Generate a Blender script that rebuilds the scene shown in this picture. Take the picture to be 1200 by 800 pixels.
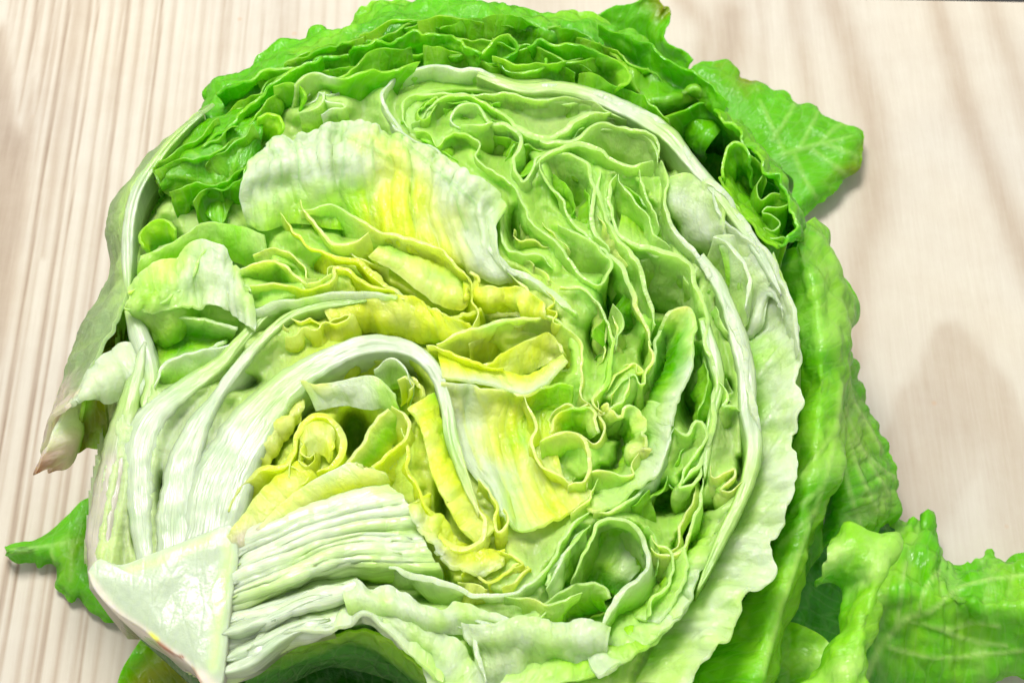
import bpy, math, random
import numpy as np

# ------------------------------------------------------------------ scene, camera, light
sc = bpy.context.scene
for o in list(bpy.data.objects):
    bpy.data.objects.remove(o)
COL = sc.collection
CM = 0.01

FOCAL = 55.0
FPX = FOCAL / 36.0 * 1200.0
TILT = math.radians(29.0)
DIST = 32.0                      # cm from the lens to the middle of the cut face
ZC, SLOPE = 6.6, 0.04            # height of the cut face over the board, its slope towards the back
CAMP = np.array([0.0, -DIST * math.sin(TILT), ZC + DIST * math.cos(TILT)])
CF = np.array([0.0, math.sin(TILT), -math.cos(TILT)])
CR = np.array([1.0, 0.0, 0.0])
CU = np.array([0.0, math.cos(TILT), math.sin(TILT)])

cam_d = bpy.data.cameras.new('camera')
cam = bpy.data.objects.new('camera', cam_d)
COL.objects.link(cam)
cam.location = CAMP * CM
cam.rotation_euler = (TILT, 0, 0)
cam_d.lens = FOCAL
cam_d.sensor_width = 36.0
cam_d.clip_start = 0.005
cam_d.clip_end = 50.0
cam_d.dof.use_dof = True
cam_d.dof.focus_distance = (DIST + 0.2) * CM
cam_d.dof.aperture_fstop = 40.0
sc.camera = cam

world = bpy.data.worlds.new('World')
sc.world = world
world.use_nodes = True
bg = world.node_tree.nodes['Background']
bg.inputs[0].default_value = (0.98, 0.99, 1.0, 1)
bg.inputs[1].default_value = 0.60

def area(name, loc, target, size, power, col):
    d = bpy.data.lights.new(name, 'AREA')
    d.shape = 'RECTANGLE'
    d.size, d.size_y = size
    d.energy = power
    d.color = col
    o = bpy.data.objects.new(name, d)
    COL.objects.link(o)
    o.location = loc
    v = np.array(target) - np.array(loc)
    import mathutils
    o.rotation_euler = mathutils.Vector(v).to_track_quat('-Z', 'Y').to_euler()
    return o

# one big window-like lamp high behind the lettuce, slightly from the left
area('window_lamp', (-0.16, 0.42, 0.95), (0.0, 0.0, 0.04), (0.40, 0.34), 13.0, (1.0, 0.985, 0.96))

sc.view_settings.view_transform = 'Standard'
sc.view_settings.look = 'None'
sc.view_settings.gamma = 1.0
sc.view_settings.exposure = 0.30
sc.render.engine = 'CYCLES'
sc.cycles.use_denoising = True
sc.cycles.max_bounces = 7
sc.cycles.diffuse_bounces = 4
sc.cycles.transmission_bounces = 5
sc.cycles.glossy_bounces = 2
sc.cycles.use_adaptive_sampling = True
sc.cycles.adaptive_threshold = 0.03
sc.cycles.adaptive_min_samples = 16

# ------------------------------------------------------------------ maths helpers
def at(xy, h):
    """points on the plane lying h mm over the cut face, given where the photograph shows them"""
    xy = np.asarray(xy, float); h = np.asarray(h, float) * 0.1
    d = CF + np.outer((xy[:, 0] - 600) / FPX, CR) + np.outer((400 - xy[:, 1]) / FPX, CU)
    t = (ZC + h + SLOPE * CAMP[1] - CAMP[2]) / (d[:, 2] - SLOPE * d[:, 1])
    return CAMP + d * t[:, None]

def at_board(xy, z):
    xy = np.asarray(xy, float); z = np.asarray(z, float) * 0.1
    d = CF + np.outer((xy[:, 0] - 600) / FPX, CR) + np.outer((400 - xy[:, 1]) / FPX, CU)
    t = (z - CAMP[2]) / d[:, 2]
    return CAMP + d * t[:, None]

def seen_at(p):
    q = p - CAMP
    w = q @ CF
    return np.stack([600 + FPX * (q @ CR) / w, 400 - FPX * (q @ CU) / w], 1)

_rs = np.random.RandomState(7)
_perm = np.concatenate([_rs.permutation(256)] * 3)
_grad = _rs.normal(size=(256, 3))
_grad /= np.linalg.norm(_grad, axis=1)[:, None]

def noise(p):
    p = np.asarray(p, float)
    i = np.floor(p).astype(int); f = p - i
    u = f * f * f * (f * (f * 6 - 15) + 10)
    out = 0
    for dx in (0, 1):
        wx = u[..., 0] if dx else 1 - u[..., 0]
        for dy in (0, 1):
            wy = u[..., 1] if dy else 1 - u[..., 1]
            for dz in (0, 1):
                wz = u[..., 2] if dz else 1 - u[..., 2]
                g = _grad[_perm[_perm[_perm[(i[..., 0] + dx) & 255] + ((i[..., 1] + dy) & 255)] + ((i[..., 2] + dz) & 255)]]
                out = out + wx * wy * wz * (g * (f - np.array([dx, dy, dz]))).sum(-1)
    return out * 1.5

def catmull(P, t):
    """P (k, d) control points, t in 0..k-1"""
    k = len(P)
    if k == 1:
        return np.repeat(P, len(t), 0)
    t = np.clip(t, 0, k - 1 - 1e-9)
    i = t.astype(int); f = (t - i)[:, None]
    p0 = np.where((i == 0)[:, None], 2 * P[0] - P[1], P[np.maximum(i - 1, 0)])
    p1 = P[i]; p2 = P[i + 1]
    p3 = np.where((i >= k - 2)[:, None], 2 * P[-1] - P[-2], P[np.minimum(i + 2, k - 1)])
    return 0.5 * (2 * p1 + (p2 - p0) * f + (2 * p0 - 5 * p1 + 4 * p2 - p3) * f ** 2 + (3 * p1 - p0 - 3 * p2 + p3) * f ** 3)

def parse(s, h=0.0):
    out = []
    for w in s.split():
        v = [float(a) for a in w.split(',')]
        out.append(v if len(v) > 2 else v + [h])
    return np.array(out)

def arc(P, dims=2):
    return np.concatenate([[0], np.cumsum(np.linalg.norm(np.diff(P[:, :dims], axis=0), axis=1))])

def resample(P, n, dims=2):
    """n points evenly along the smooth curve through P"""
    k = len(P)
    fine = catmull(P, np.linspace(0, k - 1, max(40, k * 16)))
    a = arc(fine, dims)
    s = np.linspace(0, a[-1], n)
    return np.stack([np.interp(s, a, fine[:, c]) for c in range(P.shape[1])], 1)

def lin(c):
    c = np.array(c, float) / 255
    return np.where(c <= 0.04045, c / 12.92, ((c + 0.055) / 1.055) ** 2.4)

PAL = {k: lin(v) for k, v in {
    'W': (229, 241, 208), 'P': (212, 244, 146), 'Q': (241, 250, 150), 'Y': (236, 248, 66), 'L': (186, 240, 50),
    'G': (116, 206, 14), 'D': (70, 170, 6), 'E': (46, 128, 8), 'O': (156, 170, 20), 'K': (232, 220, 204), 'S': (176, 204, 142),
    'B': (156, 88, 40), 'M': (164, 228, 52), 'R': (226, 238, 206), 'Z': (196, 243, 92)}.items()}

def colgrid(cols, n, m, warp=None):
    """cols: one string of palette letters per row, spread evenly along the row; the borders wander"""
    k = max(len(s) for s in cols)
    R = []
    for s in cols:
        C = np.array([PAL[c] for c in s])
        t = np.linspace(0, len(C) - 1, 4 * k + 1)
        R.append(np.stack([np.interp(t, np.arange(len(C)), C[:, d]) for d in range(3)], 1))
    R = np.array(R)
    u, v = np.meshgrid(np.linspace(0, 1, n), np.linspace(0, 1, m))
    if warp is not None:
        k1 = noise(warp / 0.85 + 31); k2 = noise(warp / 0.27 + 47)
        u = u + 0.10 * k1 + 0.04 * k2
        v = v - 0.12 * k1 + 0.08 * k2
    u = np.clip(u, 0, 1) * (R.shape[1] - 1); v = np.clip(v, 0, 1) * (R.shape[0] - 1)
    j = np.minimum(u.astype(int), R.shape[1] - 2); i = np.minimum(v.astype(int), max(R.shape[0] - 2, 0))
    fu = (u - j)[..., None]; fv = (v - i)[..., None]
    i2 = np.minimum(i + 1, R.shape[0] - 1)
    return (R[i, j] * (1 - fu) + R[i, j + 1] * fu) * (1 - fv) + (R[i2, j] * (1 - fu) + R[i2, j + 1] * fu) * fv

# ------------------------------------------------------------------ materials
class NT:
    def __init__(s, name):
        s.m = bpy.data.materials.new(name); s.m.use_nodes = True
        s.t = s.m.node_tree; s.t.nodes.clear()
    def n(s, kind, **kw):
        o = s.t.nodes.new(kind)
        for k, v in kw.items():
            if k.startswith('i_'):
                o.inputs[k[2:].replace('_', ' ')].default_value = v
            else:
                setattr(o, k, v)
        return o
    def l(s, a, b): s.t.links.new(a, b)

def leaf_material(name, trans=0.42, rough=0.30, vein=0.20, bump=0.25, fine=1.0, fib=0.0):
    """pigment and wetness come from the leaf's colour attribute; veins and fine relief from nodes"""
    T = NT(name)
    out = T.n('ShaderNodeOutputMaterial')
    col = T.n('ShaderNodeAttribute', attribute_name='Col')
    uv = T.n('ShaderNodeUVMap', uv_map='leaf')
    if fib:      # long fibres of a sliced rib
        mf = T.n('ShaderNodeMapping'); mf.inputs['Scale'].default_value = (34, 1.3, 1)
        T.l(uv.outputs[0], mf.inputs[0])
        nf = T.n('ShaderNodeTexNoise', noise_dimensions='2D', i_Scale=1.0, i_Detail=2.0); T.l(mf.outputs[0], nf.inputs['Vector'])
        height = nf.outputs['Fac']
        st = T.n('ShaderNodeMapRange'); st.inputs[1].default_value = 0.35; st.inputs[2].default_value = 0.65; st.inputs[3].default_value = 0.90; st.inputs[4].default_value = 1.04
        T.l(nf.outputs['Fac'], st.inputs[0])
        mu = T.n('ShaderNodeMix', data_type='RGBA', blend_type='MULTIPLY'); mu.inputs[0].default_value = 1
        T.l(col.outputs['Color'], mu.inputs[6]); T.l(st.outputs[0], mu.inputs[7]); base = mu.outputs[2]
    else:
        mp = T.n('ShaderNodeMapping'); mp.inputs['Scale'].default_value = (1.5, 0.55, 1)
        T.l(uv.outputs[0], mp.inputs[0])
        v1 = T.n('ShaderNodeTexVoronoi', feature='DISTANCE_TO_EDGE', voronoi_dimensions='2D', i_Scale=2.6)
        T.l(mp.outputs[0], v1.inputs['Vector'])
        r1 = T.n('ShaderNodeMapRange', interpolation_type='SMOOTHSTEP'); r1.inputs[1].default_value = 0.0; r1.inputs[2].default_value = 0.16
        r1.inputs[3].default_value = 1; r1.inputs[4].default_value = 0
        T.l(v1.outputs['Distance'], r1.inputs[0])
        n3 = T.n('ShaderNodeTexNoise', noise_dimensions='2D', i_Scale=11.0 * fine, i_Detail=3.0, i_Roughness=0.6)
        T.l(uv.outputs[0], n3.inputs['Vector'])
        add = T.n('ShaderNodeMath', operation='MULTIPLY_ADD'); add.inputs[1].default_value = -0.28
        T.l(r1.outputs[0], add.inputs[0]); T.l(n3.outputs['Fac'], add.inputs[2])
        height = add.outputs[0]
        pale = T.n('ShaderNodeMix', data_type='RGBA')
        pale.inputs[7].default_value = (*lin((226, 238, 180)), 1)
        vs = T.n('ShaderNodeMath', operation='MULTIPLY'); vs.inputs[1].default_value = vein
        T.l(r1.outputs[0], vs.inputs[0]); T.l(vs.outputs[0], pale.inputs[0]); T.l(col.outputs['Color'], pale.inputs[6])
        base = pale.outputs[2]
    bp = T.n('ShaderNodeBump', i_Strength=bump, i_Distance=0.0012)
    T.l(height, bp.inputs['Height'])
    rr = T.n('ShaderNodeMapRange'); rr.inputs[1].default_value = 0.0; rr.inputs[2].default_value = 1.0
    rr.inputs[3].default_value = rough - 0.17; rr.inputs[4].default_value = rough + 0.14
    T.l(col.outputs['Alpha'], rr.inputs[0])
    pr = T.n('ShaderNodeBsdfPrincipled')
    pr.inputs['IOR'].default_value = 1.42
    pr.inputs['Subsurface Weight'].default_value = 0.55; pr.inputs['Subsurface Scale'].default_value = 0.0022; pr.inputs['Subsurface Radius'].default_value = (0.9, 1.0, 0.45)
    pr.inputs['Coat Weight'].default_value = 0.45; pr.inputs['Coat Roughness'].default_value = 0.09; pr.inputs['Coat IOR'].default_value = 1.35
    T.l(bp.outputs[0], pr.inputs['Coat Normal'])
    T.l(base, pr.inputs['Base Color']); T.l(rr.outputs[0], pr.inputs['Roughness']); T.l(bp.outputs[0], pr.inputs['Normal'])
    tr = T.n('ShaderNodeBsdfTranslucent')
    T.l(base, tr.inputs['Color'])
    mx = T.n('ShaderNodeMixShader'); mx.inputs[0].default_value = trans
    T.l(pr.outputs[0], mx.inputs[1]); T.l(tr.outputs[0], mx.inputs[2]); T.l(mx.outputs[0], out.inputs[0])
    return T.m

M_LEAF = leaf_material('lettuce_leaf', trans=0.55, rough=0.30, vein=0.09, bump=0.30)
M_GREEN = leaf_material('green_outer_leaf', trans=0.52, rough=0.27, vein=0.07, bump=0.28)
M_CORE = leaf_material('white_core', trans=0.22, rough=0.34, vein=0.0, bump=0.10, fine=0.5)
M_RIB = leaf_material('pale_rib', trans=0.30, rough=0.30, vein=0.0, bump=0.16, fine=0.6, fib=1.2)

# ------------------------------------------------------------------ mesh builders
def seg_dist(p, A, B):
    d = B - A
    t = np.clip(((p - A) @ d) / (d @ d), 0, 1)
    return np.linalg.norm(p - (A + t[:, None] * d), axis=1), t

def stroke(p, path, soft=1.0, skew=0.0):
    """darkness 0..1 around a traced grain line 'x,y,halfwidth ...'"""
    E = parse(path, 5)
    E = resample(E, 26)
    best = np.full(len(p), 1e9); wid = np.ones(len(p)); sg = np.zeros(len(p))
    for A, B in zip(E[:-1], E[1:]):
        d, t = seg_dist(p, A[:2], B[:2])
        w = A[2] + (B[2] - A[2]) * t
        s = np.sign((B[0] - A[0]) * (p[:, 1] - A[1]) - (B[1] - A[1]) * (p[:, 0] - A[0]))
        k = d / w < best
        best = np.where(k, d / w, best); wid = np.where(k, w, wid); sg = np.where(k, s, sg)
    b = best * (1 + skew * sg)
    return np.exp(-(b ** 2) * 1.1)

def make_obj(name, V, F, C, UV, mat, parent=None, loc=None):
    me = bpy.data.meshes.new(name)
    V = V * CM
    org = np.zeros(3) if loc is None else np.asarray(loc, float) * CM
    me.from_pydata((V - org).tolist(), [], F)
    a = me.color_attributes.new('Col', 'FLOAT_COLOR', 'POINT')
    wet = np.clip(0.5 + 0.9 * noise(V * 100 / 0.8 + 21.0), 0, 1)[:, None]
    C = np.clip(C * (1 + 0.07 * noise(V * 100 / 0.16 + 5.0))[:, None], 0, 1)
    a.data.foreach_set('color', np.concatenate([C, wet], 1).astype(np.float32).ravel())
    if UV is not None:
        ul = me.uv_layers.new(name='leaf')
        li = np.empty(len(me.loops), np.int32); me.loops.foreach_get('vertex_index', li)
        ul.data.foreach_set('uv', UV[li].astype(np.float32).ravel())
    me.polygons.foreach_set('use_smooth', [True] * len(me.polygons))
    me.materials.append(mat)
    o = bpy.data.objects.new(name, me)
    COL.objects.link(o)
    o.location = org
    if parent is not None:
        o.parent = parent
        o.location = org - np.array(parent.location)
    return o

def normals(S):
    du = np.gradient(S, axis=1); dv = np.gradient(S, axis=0)
    N = np.cross(du, dv)
    return N / (np.linalg.norm(N, axis=2)[:, :, None] + 1e-9)

def smooth(x): return x * x * (3 - 2 * x)

def sheet(name, S, C, th, mat, parent, rimmix=0.0, fibre=False):
    """closed leaf from a grid of points S (m, n, 3), th (m, n) thickness in mm; round rims"""
    m, n = S.shape[:2]
    N = normals(S)
    t = (th * 0.1)[:, :, None]
    A = S + N * t / 2; Bk = S - N * t / 2
    # boundary loop
    loop = [(0, j) for j in range(n)] + [(i, n - 1) for i in range(1, m)] + [(m - 1, j) for j in range(n - 2, -1, -1)] + [(i, 0) for i in range(m - 2, 0, -1)]
    mid = []
    for (i, j) in loop:
        ii = 1 if i == 0 else (m - 2 if i == m - 1 else i)
        jj = 1 if j == 0 else (n - 2 if j == n - 1 else j)
        d = S[i, j] - S[ii, jj]
        d = d / (np.linalg.norm(d) + 1e-9)
        mid.append(S[i, j] + d * th[i, j] * 0.012)
    li = np.array([a for a, b in loop]); lj = np.array([b for a, b in loop])
    V = np.concatenate([A.reshape(-1, 3), Bk.reshape(-1, 3), np.array(mid), A[li, lj], Bk[li, lj]])
    ulen = np.linalg.norm(np.diff(S[m // 2], axis=0), axis=1).sum(); vlen = np.linalg.norm(np.diff(S[:, n // 2], axis=0), axis=1).sum()
    uu, vv = np.meshgrid(np.linspace(0, ulen, n), np.linspace(0, vlen, m))
    off = (len(bpy.data.meshes) * 3.7) % 50
    uv = np.stack([uu + off, vv + off * 0.3], 2).reshape(-1, 2)
    if fibre: uv = uv[:, ::-1]
    idx = li * n + lj
    UV = np.concatenate([uv, uv, uv[idx], uv[idx], uv[idx]])
    c = C.reshape(-1, 3)
    cm = c[idx]
    if rimmix:
        cm = cm * (1 - rimmix) + PAL['W'] * rimmix
    CC = np.concatenate([c, c, cm, cm, cm])
    k = len(loop)
    o2 = m * n; o3 = 2 * m * n; o4 = o3 + k; o5 = o4 + k
    a = (np.arange(m - 1)[:, None] * n + np.arange(n - 1)[None]).ravel()
    q = np.arange(k); r = (q + 1) % k
    F = np.concatenate([np.stack([a, a + 1, a + n + 1, a + n], 1), o2 + np.stack([a, a + n, a + n + 1, a + 1], 1),
                        np.stack([o4 + q, o3 + q, o3 + r, o4 + r], 1), np.stack([o5 + r, o3 + r, o3 + q, o5 + q], 1)]).tolist()
    return make_obj(name, V, F, CC, UV, mat, parent)

SEED = [0]
RIMS, CUTS, FACES = [], [], []        # traced rims and leaf faces, for the folds between them
def crinkle(S, amp, scale, seed, w=None, octs=3):
    """push the sheet along its normals by smooth noise; amp in mm, scale in cm"""
    N = normals(S)
    d = 0
    a, s = 1.0, scale
    for o in range(octs):
        d = d + a * noise(S / s + seed * 13.7 + o * 5.1)
        a *= 0.45; s *= 0.48
    d = d * amp * 0.1
    if w is not None:
        d = d * w
    return S + N * d[:, :, None]

def thick(th, n, m):
    if isinstance(th, (int, float)):
        return np.full((m, n), float(th))
    t = np.interp(np.linspace(0, len(th) - 1, n), np.arange(len(th)), th)
    return np.repeat(t[None], m, 0)

def loft(parent, rows, cols, th=0.6, cr=1.2, cs=1.2, name='leaf', mat=None, res=3.2, edge=0.0, board=False, rimmix=0.15, octs=3, jag=0.0, fib_u=False, ridge=None, rk=14, veins=None, vc='P', vw=2.6, vmix=0.55):
    """leaf through traced rows: rows = [(h, 'x,y x,y,h ...'), ...] from rim to base"""
    SEED[0] += 1
    sd = SEED[0]
    R = [parse(s, h) for h, s in rows]
    n = int(np.clip(max(arc(r)[-1] for r in R) / res, 14, 260))
    W = []
    for r in R:
        q = resample(r, n)
        W.append(at_board(q[:, :2], q[:, 2]) if board else at(q[:, :2], q[:, 2]))
    W = np.array(W)
    gap = np.linalg.norm(np.diff(W, axis=0), axis=2).mean(1)
    m = int(np.clip(gap.sum() / 0.0175 / res, 8, 170))
    kk = np.concatenate([[0], np.cumsum(gap)]); kk /= kk[-1]
    tk = np.interp(np.linspace(0, 1, m), kk, np.arange(len(kk)))
    S = np.stack([catmull(W[:, j], tk) for j in range(n)], 1)
    v = np.linspace(1, 0, m)[:, None] * np.ones((1, n))
    if jag:      # uneven, torn outline at the rim
        u = np.linspace(0, 1, n)
        a = arc(S[0], 3)
        k = noise(np.stack([a / 0.55, a * 0 + sd * 3.1, a * 0], 1)) + 0.6 * noise(np.stack([a / 0.2, a * 0 + sd * 7.1, a * 0], 1))
        d = S[0] - S[min(4, m - 1)]
        d /= np.linalg.norm(d, axis=1)[:, None] + 1e-9
        S = S + (d * (k * jag * 0.1)[:, None])[None] * (v ** 4)[:, :, None]
    S = crinkle(S, cr, cs, sd, octs=octs)
    rg = None
    if ridge is None and mat is None:
        ridge, rk = 0.55, max(3, max(arc(r)[-1] for r in R) / 17.0)
    if ridge:    # pleats running from base to rim
        uu = np.linspace(0, 1, n)[None] + 0.03 * noise(S / 1.2 + sd)
        rg = noise(np.stack([uu * rk, uu * 0 + sd * 1.7, v * 1.1], 2)) + 0.5 * noise(np.stack([uu * rk * 2.3, uu * 0 + sd * 2.7, v * 1.4], 2))
        S = S + normals(S) * (0.1 * ridge * rg)[:, :, None]
    if edge:
        S = crinkle(S, edge, 0.45, sd + 50, w=smooth(np.clip((v - 0.45) / 0.55, 0, 1)), octs=2)
    C = colgrid(cols, n, m, S)
    C = C * (1 + 0.10 * noise(S / 0.9 + sd)[:, :, None])
    if rg is not None:
        k = smooth(np.clip(rg * 1.3, 0, 1))[:, :, None] * 0.30
        C = C * (1 - k) + PAL['P'] * k
    if mat is M_RIB: C = C * np.array([0.88, 0.91, 0.86])
    T = thick(th, n, m)
    if veins:    # pale veins, slightly raised; the drooping leaf's path list adds a painted highlight
        px = seen_at(S.reshape(-1, 3))
        k = np.zeros(len(px))
        for s in veins:
            k = np.maximum(k, stroke(px, ' '.join(w if w.count(',') > 1 else w + ',%g' % vw for w in s.split())))
        k = k.reshape(m, n)
        C = C * (1 - vmix * k[:, :, None]) + PAL[vc] * vmix * k[:, :, None]
        N = normals(S)
        S = S + N * np.sign(N[:, :, 2:3]) * (0.035 * k[:, :, None])
    if not board and name != 'outer_leaf':
        FACES.append(S.reshape(-1, 3)[::2])
    return sheet(name, S, np.clip(C, 0, 1), T, mat or M_LEAF, parent, rimmix=rimmix, fibre=(mat is M_RIB and not fib_u))

def cut(parent, edge, depth=14, cols=('P', 'L', 'G'), th=0.8, lean=None, wob=1.0, h=0.0, name='cut_leaf', mat=None, res=3.0, cr=0.5, rimmix=0.08, hj=1.7, curl=1.0):
    """leaf sliced by the knife: a rim lying in the cut face and the wall below it"""
    SEED[0] += 1
    sd = SEED[0]
    E = parse(edge, h)
    n = int(np.clip(arc(E)[-1] / res, 12, 240))
    q = resample(E, n)
    if name not in ('outer_leaf', 'frill'): RIMS.append(q[:, :2]); CUTS.append(q[:, :2])
    top = at(q[:, :2], q[:, 2])
    a = arc(top, 3)
    a0 = np.zeros(n)
    top[:, 2] += 0.1 * hj * (noise(np.stack([a / 0.9, a0 + sd * 2.3, a0], 1)) + 0.22 * noise(np.stack([a / 0.3, a0 + sd * 2.9, a0], 1)))
    tang = np.gradient(top, axis=0)
    side = np.stack([-tang[:, 1], tang[:, 0], 0 * a], 1)
    side /= np.linalg.norm(side, axis=1)[:, None] + 1e-9
    top = top + side * (0.02 * wob * noise(np.stack([a / 0.22, a0 + sd * 4.7, a0], 1)))[:, None]
    m = int(np.clip(depth / 0.55, 8, 60))
    cu = 0.16 * noise(np.stack([a / 1.3, a0 + sd * 5.3, a0], 1)) + 0.03 * noise(np.stack([a / 0.4, a0 + sd * 6.1, a0], 1))
    if lean is None:      # the wall below the rim opens outwards to the near side
        lv = np.array([0.0, -15.5, 0.0]) - top; lv[:, 2] = 0
        lv *= (0.36 * depth / np.linalg.norm(lv, axis=1))[:, None]
    else:
        lv = np.array([[lean[0], lean[1], 0.0]])
    S = np.zeros((m, n, 3))
    for i in range(m):
        f = i / (m - 1)
        p = top.copy()
        p[:, 2] -= 0.1 * depth * f
        p += lv * (0.1 * smooth(f))
        w = noise(np.stack([a / 0.8, a0 + f * 1.3 + sd * 1.9, a0 + 3.3], 1)) * 0.22 + noise(np.stack([a / 0.33, a0 + f * 1.8 + sd, a0], 1)) * 0.07
        p += side * (w * wob * min(1, f * 2.5))[:, None]
        p += side * (cu * curl * math.exp(-f * depth / 2.2))[:, None]
        S[i] = p
    S = crinkle(S, cr, 0.4, sd, octs=2)
    if mat is None:      # inner leaves pale quickly away from the light-green rim
        cols = tuple(c.translate(str.maketrans('GDL', 'MGZ')) for c in cols)
    C = colgrid(cols, n, m, S)
    C = C * (1 + 0.10 * noise(S / 0.6 + sd)[:, :, None])
    ends = np.clip(np.minimum(np.arange(n), np.arange(n)[::-1]) / 7.0, 0.35, 1)
    tv = (1 + 0.45 * noise(np.stack([a / 0.7, a0 + sd * 3.9, a0], 1)) + 0.25 * noise(np.stack([a / 0.25, a0 + sd * 8.9, a0], 1))) * ends
    return sheet(name, S, np.clip(C, 0, 1), np.clip(thick(th, n, m) * 0.54 * tv[None], 0.15, 9), mat or M_LEAF, parent, rimmix=rimmix)

def rib(parent, path, depth=14, cols='WP', h=0.0, name='rib', p=3.0, K=13, hh=0.55, mat=None, cside=None):
    """thick sliced midrib: path 'x,y,halfwidth ...'; flat, slightly domed top with soft corners"""
    SEED[0] += 1
    sd = SEED[0]
    E = parse(path, 6)
    n = int(np.clip(arc(E)[-1] / 3.5, 14, 200))
    q = resample(E, n)
    q[:, 2] *= np.interp(np.linspace(0, 1, n), [0, 0.86, 0.95, 1], [1, 1, 0.7, 0.2])
    tg = np.gradient(q[:, :2], axis=0); tg /= np.linalg.norm(tg, axis=1)[:, None] + 1e-9
    nr = np.stack([-tg[:, 1], tg[:, 0]], 1)
    RIMS.append(q[:, :2]); RIMS.append(q[:, :2] + nr * q[:, 2:3] * 0.7); RIMS.append(q[:, :2] - nr * q[:, 2:3] * 0.7)
    a = np.linspace(0, arc(q)[-1] * 0.0175, n); a0 = a * 0
    ring = []
    for s in np.linspace(-1, 1, K):
        r = q[:, 2] * (1 + 0.14 * noise(np.stack([a / 0.7, a0 + sd + (s > 0) * 9.1, a0], 1)) + 0.10 * noise(np.stack([a / 0.22, a0 + sd + (s > 0) * 5.1, a0], 1)))
        xy = q[:, :2] + nr * (r * s)[:, None]
        rc = q[:, 2] * 0.175
        hgt = h + hh * rc * ((1 - abs(s) ** p) ** (1 / p) - 1) + 0.32 * noise(np.stack([a / 0.9, a0 + s * 1.6 + sd, a0], 1)) + 0.10 * noise(np.stack([a / 0.3, a0 + s * 3.5 + sd, a0], 1))
        ring.append(at(xy, hgt))
    for s, f in ((0.92, 0.5), (0.6, 1.0), (-0.6, 1.0), (-0.92, 0.5)):
        xy = q[:, :2] + nr * (q[:, 2] * s)[:, None]
        w = at(xy, np.full(n, h))
        w[:, 2] -= 0.1 * (depth * f)
        ring.append(w)
    G = np.array(ring)          # (k, n, 3)
    k = len(G)
    V = np.concatenate([G.reshape(-1, 3), G[:, 0].mean(0)[None], G[:, -1].mean(0)[None]])
    F = []
    for i in range(k):
        i2 = (i + 1) % k
        for j in range(n - 1):
            F.append((i * n + j, i2 * n + j, i2 * n + j + 1, i * n + j + 1))
        F.append((k * n, i2 * n, i * n))
        F.append((k * n + 1, i * n + n - 1, i2 * n + n - 1))
    C1 = colgrid([cols], n, 1)[0]
    C2 = colgrid([cside or cols], n, 1)[0]
    C = np.zeros((k, n, 3))
    for i in range(k):
        if i < K:
            s = abs(np.linspace(-1, 1, K)[i])
            C[i] = C1 * (1 - 0.5 * s ** 3) + C2 * 0.5 * s ** 3
        else:
            C[i] = C2
    C = C * np.array([0.70, 0.735, 0.69]) * (1 + 0.08 * noise(G / 0.3 + sd)[:, :, None])
    C = C * (1 - 0.15 * smooth(np.clip(noise(G / 0.7 + sd + 3) * 2, 0, 1))[:, :, None] * np.array([0.8, 0.35, 1.0]))
    uu = np.tile(a, (k, 1)); vv = np.repeat(np.linspace(0, 1, k)[:, None], n, 1)
    UV = np.concatenate([np.stack([vv, uu], 2).reshape(-1, 2), [[0, 0], [0, 0]]])
    CC = np.concatenate([np.clip(C, 0, 1).reshape(-1, 3), C[0, :1], C[0, -1:]])
    return make_obj(name, V, F, CC, UV, mat or M_RIB, parent)

def pillow(parent, poly, depth, name, mat, ctop='W', cedge='P', cside='K', h=0.0, shrink=0.55, dome=0.5, rough=0.5, n=170, nr=44, stains=()):
    """solid with a flat sliced top: closed outline, sides drawn in towards the bottom"""
    SEED[0] += 1
    E = parse(poly, h)
    E = np.concatenate([E, E[:1]])
    q = resample(E, n + 1)[:-1]
    ctr = q[:, :2].mean(0)
    rings, cols = [], []
    for f in np.linspace(0.02, 1, nr):
        xy = ctr + (q[:, :2] - ctr) * f
        hh = h - dome * (f ** 6)
        w = at(xy, np.full(n, hh))
        w[:, 2] += 0.1 * rough * noise(w / 0.7)
        rings.append(w)
        g = smooth(np.clip((f - 0.62) / 0.38, 0, 1))
        cols.append(np.repeat((PAL[ctop] * (1 - g) + PAL[cedge] * g)[None], n, 0))
    base = at(q[:, :2], np.full(n, h)); bc = at(ctr[None], [h])[0]
    for f in (0.06, 0.2, 0.45, 0.75, 1.0):
        w = bc + (base - bc) * (1 - shrink * f ** 1.6)
        w[:, 2] -= 0.1 * depth * f + 0.1 * dome
        rings.append(w)
        cols.append(np.repeat(PAL[cside][None], n, 0))
    G = np.array(rings); k = len(G)
    V = np.concatenate([G.reshape(-1, 3), G[0].mean(0)[None], G[-1].mean(0)[None]])
    F = []
    area2 = np.sum(q[:, 0] * np.roll(q[:, 1], -1) - q[:, 1] * np.roll(q[:, 0], -1))
    for i in range(k - 1):
        for j in range(n):
            j2 = (j + 1) % n
            f = (i * n + j, (i + 1) * n + j, (i + 1) * n + j2, i * n + j2)
            F.append(f if area2 < 0 else f[::-1])
    for j in range(n):
        j2 = (j + 1) % n
        f = (k * n, j, j2); g = (k * n + 1, (k - 1) * n + j2, (k - 1) * n + j)
        F.append(f if area2 < 0 else f[::-1]); F.append(g if area2 < 0 else g[::-1])
    C = np.array(cols) * np.array([0.62, 0.655, 0.62]) * (1 + 0.05 * noise(G / 0.5)[:, :, None])
    px = seen_at(G.reshape(-1, 3))
    for key, mixf, path in stains:
        s = (mixf * stroke(px, path)).reshape(G.shape[:2])[:, :, None]
        C = C * (1 - s) + PAL[key] * s
    CC = np.concatenate([C.reshape(-1, 3), C[0, :1], C[-1, :1]])
    UV = V[:, :2] * 1.0
    return make_obj(name, V, F, np.clip(CC, 0, 1), UV, mat, parent)

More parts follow.
